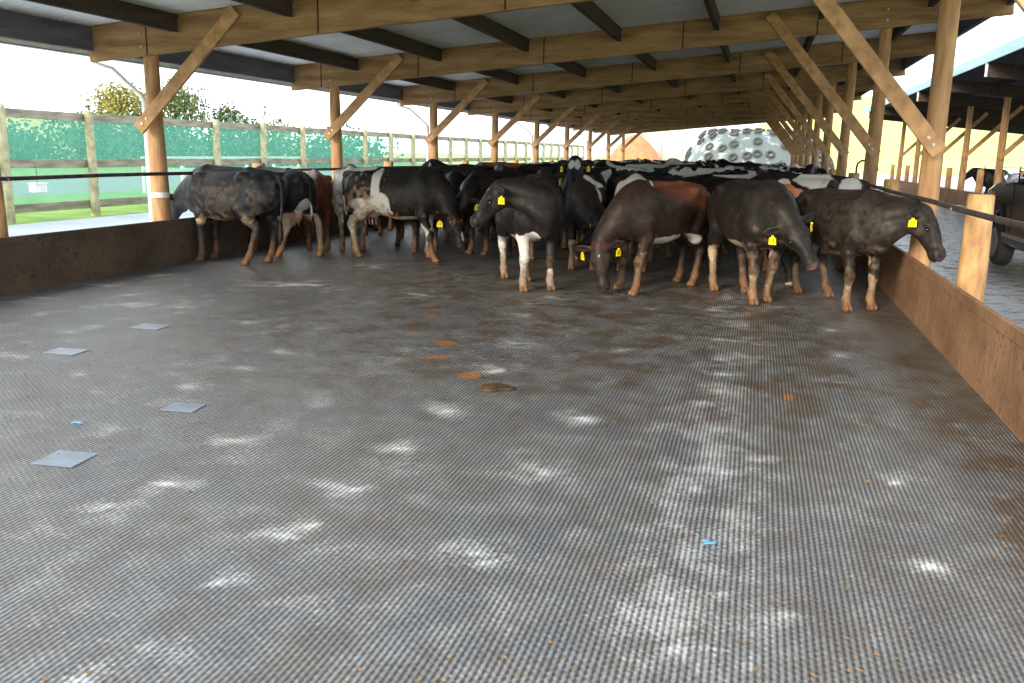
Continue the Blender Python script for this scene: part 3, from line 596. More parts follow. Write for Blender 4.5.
def unit(v): v = np.array(v, float); return v/np.linalg.norm(v)
def head_frame(poll, muz, up=(0, 0, 1)):
    x = unit(np.array(muz)-poll); u = np.array(up, float); z = u-x*(u@x)
    if np.linalg.norm(z) < .15: u = np.array([1., 0, 0]); z = u-x*(u@x)
    z = unit(z); y = np.cross(z, x); return np.stack([x, y, z], 1)
HL = .53; HS = 1.10
def cow_body(pose, h=.017):
    """pose: poll, muz (local, unscaled), up, feet = dict fl, fr, hl, hr of (dx, dy) offsets, belly, tail sway"""
    poll = np.array(pose['poll'], float); muz = np.array(pose['muz'], float); Rh = head_frame(poll, muz, pose.get('up', (0, 0, 1)))
    H = lambda p: poll+Rh@(np.array(p, float)*HS)
    pts = np.array([H((HL+.1, 0, 0)), H((-.1, .35, .1)), H((-.1, -.35, .1)), H((.2, .3, -.25)), H((.2, -.3, -.25))])
    lo = np.minimum([-1.08, -.48, -.04], pts.min(0)-.12); hi = np.maximum([.98, .48, 1.48], pts.max(0)+.12)
    F_ = Field(lo, hi, h); F_.torso(pose.get('belly', 0))
    # bony landmarks and muscles
    for s in (-1, 1):
        F_.ell((-.40, s*.225, 1.255), (.075, .06, .055), .09)         # hook bones
        F_.ell((-.82, s*.095, 1.17), (.055, .05, .06), .07)           # pin bones
        F_.ell((-.60, s*.175, .98), (.19, .105, .26), .10)            # thighs
        F_.ell((.46, s*.215, 1.02), (.15, .075, .25), .09)            # shoulder blades
        F_.ell((.58, s*.17, .86), (.12, .09, .13), .08)
        F_.ell((-.24, s*.40, 1.19), (.12, .06, .10), .10, sub=True)   # hollow in front of the hooks
    F_.cone((-.80, 0, 1.27), (-.35, 0, 1.335), .035, .03, .07); F_.cone((-.35, 0, 1.335), (.45, 0, 1.35), .025, .04, .06)
    F_.ell((.76, 0, .80), (.12, .105, .13), .09); F_.ell((.68, 0, 1.02), (.13, .17, .20), .09)
    # neck, deep and narrow
    tw = np.array([.50, 0, 1.27]); nb = np.array([.66, 0, 1.10]); br = np.array([.76, 0, .90])
    ph, pm, pt = H((.02, 0, -.05)), H((.03, 0, -.11)), H((.10, 0, -.17))
    for a, b, ra, rb, kk in ((tw, ph, .085, .070, .10), (nb, pm, .145, .095, .09), (br, pt, .10, .068, .09)):
        c1 = a+np.array([.22, 0, (b[2]-a[2])*.25]); c2 = b-Rh[:, 0]*.12
        prev = a; pr = ra; nn = 7
        for i in range(1, nn+1):
            t = i/nn; q = (1-t)**3*a+3*(1-t)**2*t*c1+3*(1-t)*t*t*c2+t**3*b; r = ra+(rb-ra)*t
            F_.cone(prev, q, pr, r, kk if i < 3 else .06); prev = q; pr = r
    # head
    HE = lambda c, r, k=.05, R=None, sub=False: F_.ell(c, np.array(r)*HS, k, R, sub)
    HC = lambda a_, b_, ra_, rb_, k=.05: F_.cone(a_, b_, ra_*HS, rb_*HS, k)
    HE(H((.10, 0, -.075)), (.155, .105, .115), .05, Rh); HE(H((.17, 0, -.035)), (.17, .098, .06), .04, Rh)
    HC(H((.20, 0, -.07)), H((.44, 0, -.075)), .078, .056, .05)
    HC(H((.13, 0, -.15)), H((.40, 0, -.125)), .068, .045, .05)
    HE(H((.465, 0, -.095)), (.072, .080, .072), .045, Rh); HE(H((.45, 0, -.15)), (.06, .055, .03), .03, Rh)
    HE(H((.01, 0, -.01)), (.055, .055, .045), .05, Rh)
    for s in (-1, 1):
        HE(H((.175, s*.082, -.025)), (.05, .03, .03), .03, Rh)                       # brows
        HE(H((.205, s*.104, -.058)), (.026, .016, .018), .02, Rh, sub=True)          # eye sockets
        HE(H((.520, s*.040, -.072)), (.018, .014, .016), .015, Rh, sub=True)         # nostrils
        HE(H((.15, s*.075, -.145)), (.08, .03, .06), .05, Rh)                        # cheeks
        dr = pose.get('ear', .25); ed = unit(Rh@np.array([-.15, s*1.0, -dr])); en = unit(np.cross(ed, Rh@np.array([.75, 0, .65]))); e3 = np.cross(en, ed)
        Re = np.stack([ed, en, e3], 1); ec = H((.035, s*.095, -.055))+ed*.105
        F_.ell(ec, (.125, .060, .0225), .02, Re); HC(H((.04, s*.07, -.06)), H((.04, s*.07, -.06))+ed*.07, .032, .026, .03)
        F_.ell(ec+e3*.020*1+ed*.01, (.075, .026, .012), .012, Re, sub=True)
    # the mouth line
    HE(H((.50, 0, -.128)), (.05, .095, .006), .012, Rh, sub=True)
    # legs
    ft = pose.get('feet', {})
    def off(key, z, top):
        dx, dy = ft.get(key, (0, 0)); t = max(0, min(1, (top-z)/top)); return dx*t, dy*t
    feet = {}
    for s, sd_ in ((1, 'l'), (-1, 'r')):
        P_ = [(.53, .185, .90), (.46, .185, .70), (.485, .165, .53), (.515, .160, .405), (.505, .160, .36), (.500, .160, .22), (.495, .160, .135), (.535, .162, .055)]
        R_ = [.125, .090, .057, .056, .047, .036, .045, .046]
        q = []
        for p in P_:
            dx, dy = off('f'+sd_, p[2], .9); q.append((p[0]+dx, s*p[1]+dy, p[2]))
        F_.chain(q, R_, .035); e = q[-1]
        F_.ell((e[0]+.012, e[1]-.026, .030), (.062, .028, .048), .012); F_.ell((e[0]+.012, e[1]+.026, .030), (.062, .028, .048), .012); feet['f'+sd_] = e
        P_ = [(-.55, .16, 1.0), (-.44, .195, .80), (-.56, .185, .665), (-.685, .17, .575), (-.745, .165, .50), (-.725, .165, .44), (-.70, .165, .28), (-.690, .165, .145), (-.645, .167, .055)]
        R_ = [.15, .125, .095, .058, .050, .049, .037, .046, .047]
        q = []
        for p in P_:
            dx, dy = off('h'+sd_, p[2], 1.0); q.append((p[0]+dx, s*p[1]+dy, p[2]))
        F_.chain(q, R_, .035); F_.cone((q[3][0]-.05, q[3][1], q[3][2]+.05), q[4], .022, .03, .03); e = q[-1]
        F_.ell((e[0]+.012, e[1]-.026, .030), (.060, .028, .048), .012); F_.ell((e[0]+.012, e[1]+.026, .030), (.060, .028, .048), .012); feet['h'+sd_] = e
    ud = pose.get('udder', 0)
    if ud:
        F_.ell((-.46, 0, .70-.05*ud), (.17, .125*ud, .13*ud), .06)
        for s in (-1, 1):
            for x in (-.40, -.52): F_.cone((x, s*.055, .60-.05*ud), (x+.01, s*.06, .53-.06*ud), .020, .012, .02)
    # tail
    sw = pose.get('tail', 0)
    tp = [(-.80, 0, 1.275), (-.885, 0, 1.255), (-.925, sw*.1, 1.12), (-.935, sw*.3, .92), (-.925, sw*.6, .72), (-.92, sw, .60)]
    F_.chain(tp, [.045, .036, .027, .022, .018, .016], .02)
    zz = F_.ax[2][None, None, :]; F_.f = np.maximum(F_.f, -zz)          # flat soles
    V, Q = F_.mesh()
    return V, Q, dict(H=H, Rh=Rh, tail=tp[-1])

DARK = np.array([.013, .0108, .010]); WHITE = np.array([.70, .66, .60]); BROWN = np.array([.17, .052, .022]); PINK = np.array([.50, .27, .20]); SLATE = np.array([.035, .033, .036])
HOOF = np.array([.12, .075, .045]); ORANGE = np.array([.55, .17, .05]); CHOC = np.array([.024, .0145, .0115])
def paint(V, info, pose, base, patches, wob=.10):
    C = np.tile(np.array(base, float), (len(V), 1)); P_ = V
    n1 = fbm(V*4.5+pose.get('seed', 0), 3)-.5; n2 = fbm(V*16+3, 2)-.5
    hl = (V-info['H']((0, 0, 0)))@info['Rh']/HS
    for pt in patches:
        kind, c, r, col = pt[:4]; soft = pt[4] if len(pt) > 4 else .03
        Q_ = hl if kind == 'h' else P_
        d = np.sqrt((((Q_-np.array(c))/np.array(r))**2).sum(1))+n1*wob*6+n2*wob*1.2
        w = np.clip((1-d)/soft+.5, 0, 1)[:, None]; C = C*(1-w)+np.array(col)*w
    # muzzle skin, teats, hooves
    ud = np.clip(1.25-np.sqrt((((P_-np.array([-.44, 0, .60]))/np.array([.21, .15, .15]))**2).sum(1)), 0, .25)[:, None]*4
    ud = ud*(1 if pose.get('udder') else 0); C = C*(1-ud*.8)+PINK*ud*.8
    mz = np.clip((hl[:, 0]-.485)*25, 0, 1)*np.clip((.16-np.abs(hl[:, 1]))*20, 0, 1)*(np.abs(hl[:, 2]+.1) < .12); mz = mz[:, None]
    C = C*(1-mz)+np.array(pose.get('muzcol', (.045, .04, .042)))*mz
    hf = np.clip((.075-P_[:, 2])*40, 0, 1)[:, None]; C = C*(1-hf)+HOOF*hf
    # dried dirt with its own outline
    for pt in pose.get('dirt', []):
        c, r, col, amt = pt
        d = np.sqrt((((P_-np.array(c))/np.array(r))**2).sum(1)); w = np.clip((1.1-d)*2.2+n1*4+n2*7, 0, 1)*amt*np.clip(.1+2.6*(fbm(V*26+9, 3)-.22), 0, 1); C = C*(1-w[:, None])+np.array(col)*w[:, None]
    return C
def cow_mesh(name, pose, h, base=DARK, patches=(), coat=True):
    V, Q, info = cow_body(pose, h)
    me = bpy.data.meshes.new(name); me.vertices.add(len(V)); me.vertices.foreach_set('co', V.astype(np.float32).ravel())
    me.loops.add(len(Q)*4); me.loops.foreach_set('vertex_index', Q.ravel().astype(np.int32))
    me.polygons.add(len(Q)); me.polygons.foreach_set('loop_start', np.arange(0, len(Q)*4, 4, dtype=np.int32)); me.polygons.foreach_set('loop_total', np.full(len(Q), 4, np.int32))
    me.update(); me.validate(); me.polygons.foreach_set('use_smooth', [True]*len(me.polygons))
    hl_ = (V-info['H']((0, 0, 0)))@info['Rh']/HS
    lm = 1-np.clip((.17-np.linalg.norm(hl_-np.clip(hl_[:, :1], 0, .5)*np.array([[1, 0, 0]]), axis=1))*20+1, 0, 1)
    la = me.attributes.new('leg_mask', 'FLOAT', 'POINT'); la.data.foreach_set('value', lm.astype(np.float32))
    if coat:
        C = paint(V, info, pose, base, patches); a = me.color_attributes.new('coat', 'FLOAT_COLOR', 'POINT')
        a.data.foreach_set('color', np.concatenate([C, np.ones((len(C), 1))], 1).astype(np.float32).ravel())
    return me, info
def switch_mb(p):
    m = MB(); p = Vector(p); rr = random.Random(3)
    m.tube([p+Vector((0, 0, .06)), p, p+Vector((-.01, .0, -.12)), p+Vector((0, .01, -.22)), p+Vector((.005, .0, -.30))], [.014, .022, .038, .030, .004], 9)
    for i in range(9):
        a = rr.uniform(0, 6.28); r = .028; m.tube([p+Vector((r*.4*math.cos(a), r*.4*math.sin(a), -.03)), p+Vector((r*1.2*math.cos(a), r*1.2*math.sin(a), -.16)), p+Vector((r*math.cos(a), r*math.sin(a), -.31-rr.uniform(0, .06)))], [.010, .012, .002], 5)
    return m
def tag_mb(w=.062, hh=.078):
    """ear tag plate: wide flared plate with a narrow neck and a stud, hanging from the origin"""
    out = [(-.014, 0), (.014, 0), (.018, -.018), (w*.5, -.026), (w*.56, -hh), (-w*.56, -hh), (-w*.5, -.026), (-.018, -.018)]
    m = MB(); t = .0035; v = [(x, -t, z) for x, z in out]+[(x, t, z) for x, z in out]; k = len(out)
    m.add(v, [tuple(range(k)), tuple(reversed(range(k, 2*k)))]+[((i+1) % k, i, i+k, (i+1) % k+k) for i in range(k)])
    m.tube([(0, -.012, -.008), (0, .012, -.008)], .009, 8)
    return m
def glyph_mb(w=.062, hh=.078):
    m = MB()
    for y in (-.0052, .0040):
        for (x0, x1, z0, z1) in ((-.018, -.012, -.066, -.034), (.004, .018, -.066, -.061), (.012, .018, -.066, -.034), (.004, .018, -.039, -.034)):
            m.box(x0, x1, y, y+.0012, z0, z1)
    return m
def extras(root, info, tags='lr', detail=True, face=None):
    H, Rh = info['H'], info['Rh']
    Mh = Matrix([[Rh[i][j] for j in range(3)] for i in range(3)]).to_4x4()
    out = []
    if detail:
        for s in (-1, 1):
            m = MB(); cc = Vector(H((.205, s*.094, -.058))); rr = .021; seg = 10
            v = []; f = []
            for i in range(seg+1):
                for j in range(seg):
                    th = math.pi*i/seg; ph_ = 2*math.pi*j/seg; v.append(cc+Vector((rr*1.15*math.sin(th)*math.cos(ph_), rr*math.sin(th)*math.sin(ph_), rr*math.cos(th))))
            for i in range(seg):
                for j in range(seg): f.append((i*seg+j, i*seg+(j+1) % seg, (i+1)*seg+(j+1) % seg, (i+1)*seg+j))
            m.add(v, f); out.append(m.build('eye', 'eye', root, True))
    sb = switch_mb(info['tail']).build('tail_switch', 'dark_hair', root, True); out.append(sb)
    for s, ch in ((1, 'l'), (-1, 'r')):
        if ch not in tags: continue
        m = tag_mb(.080, .098); o = m.build('ear_tag', 'tag_yellow', root); o['label'] = 'yellow plastic ear tag'
        p = H((.055, s*.185, -.105)); 
        fw = Vector(Rh@np.array([.40, s*.85, .45])); fw.z *= .2; fw.normalize(); zax = Vector((0, 0, 1)); yax = -fw; xax = yax.cross(zax).normalized(); zax = xax.cross(yax)
        M_ = Matrix((xax, yax, zax)).transposed().to_4x4(); M_.translation = Vector(p)+fw*.028; o.matrix_local = M_
        if detail:
            g = glyph_mb().build('number_marking', 'tag_ink', o); out.append(g)
        out.append(o)
    return out
def to_local(O, ang, sc, p):
    c, s = math.cos(ang), math.sin(ang); dx, dy = p[0]-O[0], p[1]-O[1]
    return np.array([(c*dx+s*dy)/sc, (-s*dx+c*dy)/sc, p[2]/sc])
HOME = dict(fl=(.535, .162), fr=(.535, -.162), hl=(-.645, .167), hr=(-.645, -.167))
def make_cow(label, O, deg, sc, poll, muz, feet=None, group=None, base=DARK, patches=(), h=.016, tags='lr', up=None, world=True, **kw):
    ang = math.radians(deg); pose = dict(kw)
    if world: pose['poll'] = to_local(O, ang, sc, poll); pose['muz'] = to_local(O, ang, sc, muz)
    else: pose['poll'], pose['muz'] = poll, muz
    if up is not None:
        c, s = math.cos(ang), math.sin(ang); pose['up'] = (c*up[0]+s*up[1], -s*up[0]+c*up[1], up[2])
    if feet:
        pose['feet'] = {}
        for k, p in feet.items():
            q = to_local(O, ang, sc, (p[0], p[1], 0)); pose['feet'][k] = (q[0]-HOME[k][0], q[1]-HOME[k][1])
    root = empty('dairy_cow', (O[0], O[1], 0), ang, label=label, cat='cow', group=group); root.scale = (sc, sc, sc)
    me, info = cow_mesh('body', pose, h, base, patches)
    me.materials.append(MATS['cow_hide']); b = bpy.data.objects.new('body', me); COL.objects.link(b); b.parent = root
    extras(root, info, tags)
    return root
W_, D_, B_ = WHITE, DARK, BROWN
TAN = (.52, .39, .26)
COWS = []   # footprint segments of every animal, for spacing
def cow(label, O, deg, sc, *a, **k):
    r = make_cow(label, O, deg, sc, *a, **k); an = math.radians(deg); d = np.array([math.cos(an), math.sin(an)])
    COWS.append((np.array(O)-d*.72*sc, np.array(O)+d*.75*sc)); return r
DUST = (.20, .155, .12)
# far left: black cow reaching over the left kerb
cow('black cow with mud-caked flank, farthest left, reaching over the left kerb', (-7.92, 12.42), 168, 1.08, (-9.20, 12.86, 1.04), (-9.50, 13.02, .66),
    feet=dict(fr=(-8.50, 12.72), fl=(-8.40, 12.18), hr=(-7.42, 12.58), hl=(-7.55, 12.10)), base=(.013, .0135, .017), seed=2, tail=.05,
    patches=[('b', (.30, .10, .60), (.30, .25, .05), TAN), ('b', (.62, .2, .40), (.05, .08, .22), W_)],
    dirt=[((-.10, .33, .88), (.42, .2, .26), (.105, .082, .066), .60), ((-.62, .2, .80), (.28, .2, .40), (.10, .075, .058), .65), ((0, .15, .62), (.5, .3, .08), (.30, .20, .115), .7)])
# second from left, seen from behind
cow('black cow seen from behind with pale legs and pink udder, second from the left', (-7.88, 13.72), 150, 1.06, (-8.95, 14.75, 1.1), (-9.2, 15.1, .8),
    feet=dict(hl=(-7.62, 13.22), hr=(-7.05, 13.66)), base=(.012, .012, .0145), seed=5, tail=-.06, udder=1.0,
    patches=[('b', (-.62, 0, .30), (.4, .5, .40), TAN), ('b', (-.75, 0, .75), (.2, .12, .20), W_)])
cow('reddish brown cow seen from behind between black and pied cows at left', (-7.90, 15.12), 120, 1.0, (-8.5, 16.3, 1.1), (-8.6, 16.6, .7), base=B_, seed=9, tail=.04, h=.02)
cow('white-backed pied cow seen from behind, left of the big grazing pied cow', (-7.25, 15.26), 116, 1.08, (-7.9, 16.4, 1.1), (-8.05, 16.7, .7),
    base=W_, seed=14, tail=.1, patches=[('b', (-.72, -.2, 1.02), (.22, .20, .26), D_), ('b', (.4, 0, 1.1), (.35, .5, .5), D_), ('b', (-.8, 0, .9), (.12, .05, .5), D_)],
    dirt=[((-.7, 0, .6), (.4, .4, .55), (.30, .19, .11), .8)])
# big pied cow grazing to the right
cow('large black and white cow facing right with its head down to the floor', (-5.80, 13.98), -4, 1.10, (-4.72, 13.72, .82), (-4.44, 13.58, .30),
    feet=dict(fr=(-4.98, 13.62), fl=(-5.32, 14.2), hr=(-6.42, 13.78), hl=(-6.68, 14.16)), seed=21, tail=.08, udder=.6, base=D_, muzcol=(.05, .045, .045),
    patches=[('b', (-.22, -.25, 1.05), (.075, .30, .50), W_), ('b', (-.36, -.2, .72), (.44, .40, .20), W_), ('b', (-.10, -.3, .86), (.16, .2, .14), W_), ('b', (-.60, -.2, .45), (.36, .40, .34), W_), ('b', (-.60, -.05, 1.38), (.34, .14, .10), W_),
             ('b', (.15, 0, .58), (.6, .30, .085), W_), ('b', (.52, 0, .30), (.2, .3, .44), W_), ('b', (-.05, -.30, .78), (.10, .12, .13), W_), ('h', (.26, 0, -.04), (.17, .028, .05), W_), ('b', (-.92, 0, .75), (.05, .2, .16), W_)],
    dirt=[((-.6, -.1, .50), (.45, .5, .50), (.40, .25, .14), .75), ((.1, 0, .60), (.6, .3, .12), (.34, .17, .075), .8)])
# black cow looking left, in front
cow('black cow in front facing the camera with its head turned left, white forelegs', (-2.99, 11.80), -60, 1.06, (-3.17, 10.92, 1.40), (-3.53, 10.82, .95), up=(-.6, -.25, .75),
    feet=dict(fr=(-2.88, 11.20), fl=(-2.56, 11.44), hr=(-3.45, 12.32), hl=(-3.06, 12.12)), base=(.013, .011, .0105), seed=33, ear=.1,
    patches=[('b', (.48, -.2, .36), (.14, .14, .42), W_), ('b', (.60, -.08, .72), (.20, .12, .10), W_), ('b', (-.60, -.18, .28), (.24, .14, .36), W_), ('b', (.12, -.10, .60), (.34, .26, .085), W_), ('b', (.18, .26, .62), (.22, .15, .07), W_), ('b', (.55, .16, .16), (.14, .12, .13), W_),
             ('b', (.42, .24, 1.12), (.05, .05, .22), W_), ('b', (.30, -.02, 1.38), (.11, .09, .06), W_), ('h', (.11, 0, .0), (.035, .04, .06), W_)])
# brown-backed cow, head at the floor
cow('brown-backed black cow in front, head down and face towards the camera', (-1.24, 12.20), -122, 1.06, (-1.93, 11.36, .66), (-1.84, 11.24, .14), up=(0, -1, .15),
    feet=dict(fr=(-1.72, 11.88), fl=(-1.46, 11.42), hr=(-1.02, 12.95), hl=(-.80, 12.62)), base=CHOC, seed=41, tail=.06, ear=.1,
    patches=[('b', (-.35, 0, 1.30), (.70, .40, .33), B_, .5), ('b', (0.10, .1, .57), (.42, .36, .16), W_), ('b', (-.35, .2, .62), (.22, .2, .10), W_), ('b', (.50, .12, .40), (.10, .14, .16), W_), ('b', (-.80, .16, .85), (.07, .10, .20), TAN),
             ('h', (.14, 0, .0), (.018, .018, .04), W_), ('h', (.02, 0, -.02), (.07, .10, .06), (.08, .03, .02), .4), ('b', (.28, 0, 1.36), (.02, .12, .08), W_)],
    dirt=[((.5, 0, .3), (.25, .4, .3), (.28, .16, .08), .6)])
# black cow turned right with two tags
cow('black cow in front with head lowered right, yellow tags in both ears', (-.06, 11.88), -66, 1.10, (.40, 10.93, 1.10), (.68, 10.68, .66), up=(-.1, -.55, .8),
    feet=dict(fr=(.05, 11.30), fl=(.20, 11.62), hr=(-.48, 12.30), hl=(-.06, 12.26)), base=(.016, .013, .0115), seed=52, muzcol=(.20, .12, .10),
    patches=[('b', (-.55, -.2, .25), (.22, .14, .34), TAN), ('b', (.05, -.1, .57), (.42, .35, .14), (.42, .33, .22)), ('b', (.53, 0, .18), (.2, .3, .22), TAN)],
    dirt=[((.55, 0, .35), (.3, .4, .35), (.24, .15, .09), .5)])
# right-hand black cow reaching over the kerb
cow('dusty black cow at the right kerb, neck stretched level over the kerb', (1.04, 11.93), -60, 1.04, (1.88, 11.14, 1.25), (2.10, 10.95, .82), up=(.4, -.1, .8),
    feet=dict(fr=(1.14, 11.26), fl=(1.44, 11.46), hr=(.62, 12.56), hl=(1.02, 12.34)), base=(.018, .0145, .0125), seed=63, ear=.0, tail=.03,
    patches=[('b', (0.0, 0, .57), (.5, .36, .14), (.38, .27, .165)), ('b', (.55, 0, .2), (.2, .3, .22), (.46, .33, .21)), ('b', (-.6, 0, .2), (.25, .3, .22), (.46, .33, .21))],
    dirt=[((0, 0, .62), (.6, .4, .12), (.28, .19, .11), .7), ((0, 0, 1.0), (.9, .5, .45), (.07, .053, .042), .5)])
# partly hidden second rank
cow('orange-brown cow with its white-muzzled head low, between the two rightmost front cows', (.40, 14.05), -88, 1.02, (.47, 12.99, .62), (.54, 12.80, .15), up=(0, -1, .2), base=ORANGE, seed=70, tags='l', h=.02,
    patches=[('b', (.65, 0, .75), (.5, .5, .45), D_), ('h', (.25, 0, -.08), (.42, .2, .3), (.02, .015, .012)), ('h', (.50, 0, -.10), (.06, .1, .09), W_)], muzcol=(.6, .5, .4))
cow('black cow with white shoulder blaze, grazing just behind the head-turned front cow', (-2.66, 14.30), -82, 1.05, (-2.12, 12.98, .78), (-2.42, 12.72, .52), up=(0, -.8, .7), base=(.014, .0115, .011), seed=77, h=.018, ear=.1,
    patches=[('b', (.50, .12, 1.32), (.20, .16, .15), W_), ('b', (.66, .22, 1.12), (.05, .12, .16), W_), ('b', (.72, .10, .62), (.12, .16, .12), W_), ('b', (.5, 0, .2), (.2, .3, .25), TAN)])
cow('black cow with a broad white shoulder, behind the brown-backed front cow', (-1.84, 14.42), -88, 1.08, (-1.72, 13.10, .95), (-1.74, 12.98, .48), up=(0, -1, .2), base=(.014, .0115, .011), seed=81, h=.018,
    patches=[('b', (.46, -.12, 1.26), (.42, .30, .32), W_), ('b', (.80, -.15, 1.02), (.16, .24, .26), W_), ('b', (.5, 0, .2), (.2, .3, .25), TAN)])
cow('black cow with a white heart on its forehead, head up facing the camera', (-3.42, 17.35), -82, 1.07, (-3.22, 16.05, 1.70), (-3.17, 15.72, 1.28), up=(0, -.3, 1), base=(.015, .014, .016), seed=90, h=.018,
    patches=[('h', (.13, .045, .0), (.09, .055, .10), W_), ('h', (.13, -.045, .0), (.09, .055, .10), W_)])
cow('black cow with a tagged ear standing behind the head-turned front cow', (-3.62, 15.30), -76, 1.05, (-3.28, 14.02, 1.50), (-3.12, 13.72, 1.08), base=(.014, .0115, .011), seed=95, h=.02, tags='lr', up=(0, -.2, 1))
cow('black and white cow behind the right front cows with white patches over its back', (.72, 15.75), 172, 1.12, (-.55, 16.1, 1.15), (-.8, 16.2, .8), base=D_, seed=99, h=.02,
    patches=[('b', (-.15, .15, 1.34), (.32, .26, .20), W_), ('b', (-.66, .15, 1.22), (.16, .22, .16), W_), ('b', (.25, .2, 1.2), (.1, .2, .12), W_), ('b', (.3, 0, .6), (.5, .3, .1), W_)])
cow('black cow left of the white-backed rank, lowering its head beside the grazing pied cow', (-4.50, 15.55), -112, 1.06, (-4.66, 14.15, 1.12), (-4.86, 13.98, .68), up=(0, -1, .4), base=(.014, .0115, .011), seed=104, h=.02)
# the packed herd behind: five stances, each animal with its own coat pattern
PROTO = []
for i, (pl, mz, kw) in enumerate((((1.10, .05, 1.36), (1.46, .10, 1.02), {}), ((.98, .42, 1.32), (1.02, .86, 1.04), dict(feet=dict(fl=(.08, 0), hr=(-.10, 0)))), ((.98, -.42, 1.32), (1.06, -.84, 1.02), dict(feet=dict(fr=(-.08, 0), hl=(.10, 0)))),
        ((1.20, .10, .98), (1.44, .16, .54), dict(feet=dict(fr=(.10, .02)))), ((1.00, -.10, 1.50), (1.40, -.16, 1.27), dict(feet=dict(hl=(-.10, 0)))))):
    pose = dict(poll=np.array(pl), muz=np.array(mz), tail=.05*(i-2), udder=.6, **kw)
    me, info = cow_mesh('body', pose, .024, coat=False); me.materials.append(MATS['herd_pied'])
    PROTO.append((me, info))
def segdist(a, b, c, d):
    m = 9
    for t in np.linspace(0, 1, 7):
        p = a+(b-a)*t
        for u in np.linspace(0, 1, 7): m = min(m, np.hypot(*(p-(c+(d-c)*u))))
    return m
rr = random.Random(12); herd = []; tries = 0
while len(herd) < 118 and tries < 60000:
    tries += 1
    y = 14.6+(56.5-14.6)*rr.random()**1.15; x = rr.uniform(-8.0, 1.25)
    ang = math.radians(rr.choice([90, 90, 120, 60, -90, -70, 0, 180, 160, 20, 200])+rr.uniform(-22, 22)); dv = np.array([math.cos(ang), math.sin(ang)])
    c = np.array([x, y]); a, b_ = c-dv*.72, c+dv*.78; nose = c+dv*1.35
    if min(a[0], b_[0], nose[0]) < -8.15 or max(a[0], b_[0], nose[0]) > 1.35 or min(a[1], b_[1]) < 14.5: continue
    if any(np.hypot(*(c-(p+q)/2)) < 2.6 and segdist(a, b_, p, q) < .80 for p, q in COWS): continue
    if any(segdist(b_, nose, p, q) < .50 for p, q in COWS if np.hypot(*(c-(p+q)/2)) < 3.2): continue
    COWS.append((a, b_)); herd.append((x, y, ang))
first = {}
for i, (x, y, ang) in enumerate(herd):
    pi = rr.choice([0, 0, 1, 2, 3, 3, 4] if y > 17 else [0, 1, 2, 3]); kind = rr.choice(['pied']*7+['black']*5+['brown'])
    me, info = PROTO[pi]; sc = rr.uniform(1.0, 1.09)
    side = 'towards the left kerb' if x < -5.2 else ('towards the right kerb' if x > -1.6 else 'along the middle')
    dep = 'behind the front rows' if y < 22 else ('halfway down the shed' if y < 38 else 'towards the far end')
    lab = {'pied': 'black cow with white patches', 'black': 'plain black cow', 'brown': 'dark reddish brown cow'}[kind]+' in the herd '+side+', '+dep
    root = empty('dairy_cow', (x, y, 0), ang, label=lab, cat='cow', group={'pied': 'black cows with white patches in the packed herd', 'black': 'plain black cows in the packed herd', 'brown': 'reddish brown cows in the packed herd'}[kind]); root.scale = (sc, sc, sc)
    if pi not in first:
        b = bpy.data.objects.new('body', me); COL.objects.link(b); b.parent = root; ex = extras(root, info, 'lr', False); first[pi] = [b]+ex
    else:
        nb_ = []
        for o in first[pi]:
            c_ = o.copy(); COL.objects.link(c_); c_.parent = root; c_.matrix_local = o.matrix_local.copy(); nb_.append(c_)
        b = nb_[0]
    b.material_slots[0].link = 'OBJECT'; b.material_slots[0].material = MATS['herd_'+kind]


# ------------------------------------------------------------------ left: tall fence with windbreak cloth
FXL = -16.3
fy = [16.55+2.75*i for i in range(-2, 26)]
fe = empty('paddock_fence', (FXL, fy[0], -.03), label='tall grey-green timber fence with three rails and teal windbreak cloth left of the shed', cat='fence')
for i, y in enumerate(fy):
    m = MB(); m.tube([(0, y-fy[0], 0), (.01*math.sin(i*2.), y-fy[0]+.01, 1.3), (.015*math.sin(i*1.3), y-fy[0], 2.58), (0, y-fy[0], 2.60)], [.115, .11, .10, .09], 14)
    auto_smooth(m.build('post', 'fence_timber', fe), 45)
for zc, hh in ((2.45, .20), (1.32, .20), (.30, .20)):
    for i in range(len(fy)-1):
        m = MB(); q = .012*math.sin(i*3.1+zc); m.beam((-.135, fy[i]-fy[0], zc+q), (-.135, fy[i+1]-fy[0]-.01, zc+.012*math.sin((i+1)*3.1+zc)), .045, hh); m.build('rail', 'rail_timber', fe)
m = MB(); m.box(-.170, -.164, 0, fy[-1]-fy[0], .34, 2.36); m.build('windbreak_cloth', 'windbreak_cloth', fe)
# white box hung on the fence
e = empty('hanging_tub', (FXL-.02, 16.55+.92, .64), label='small white plastic tub hanging on a wire from the left fence', cat='tub')
m = MB(); m.box(-.10, .10, -.17, .17, 0, .20); m.box(-.115, .115, -.185, .185, .19, .215); m.build('tub', 'white_plastic', e)
MB().tube([(0, 0, .2), (0, 0, .45), (-.02, 0, .62), (-.05, 0, .66)], .007, 6).build('wire', 'steel_pipe', e)
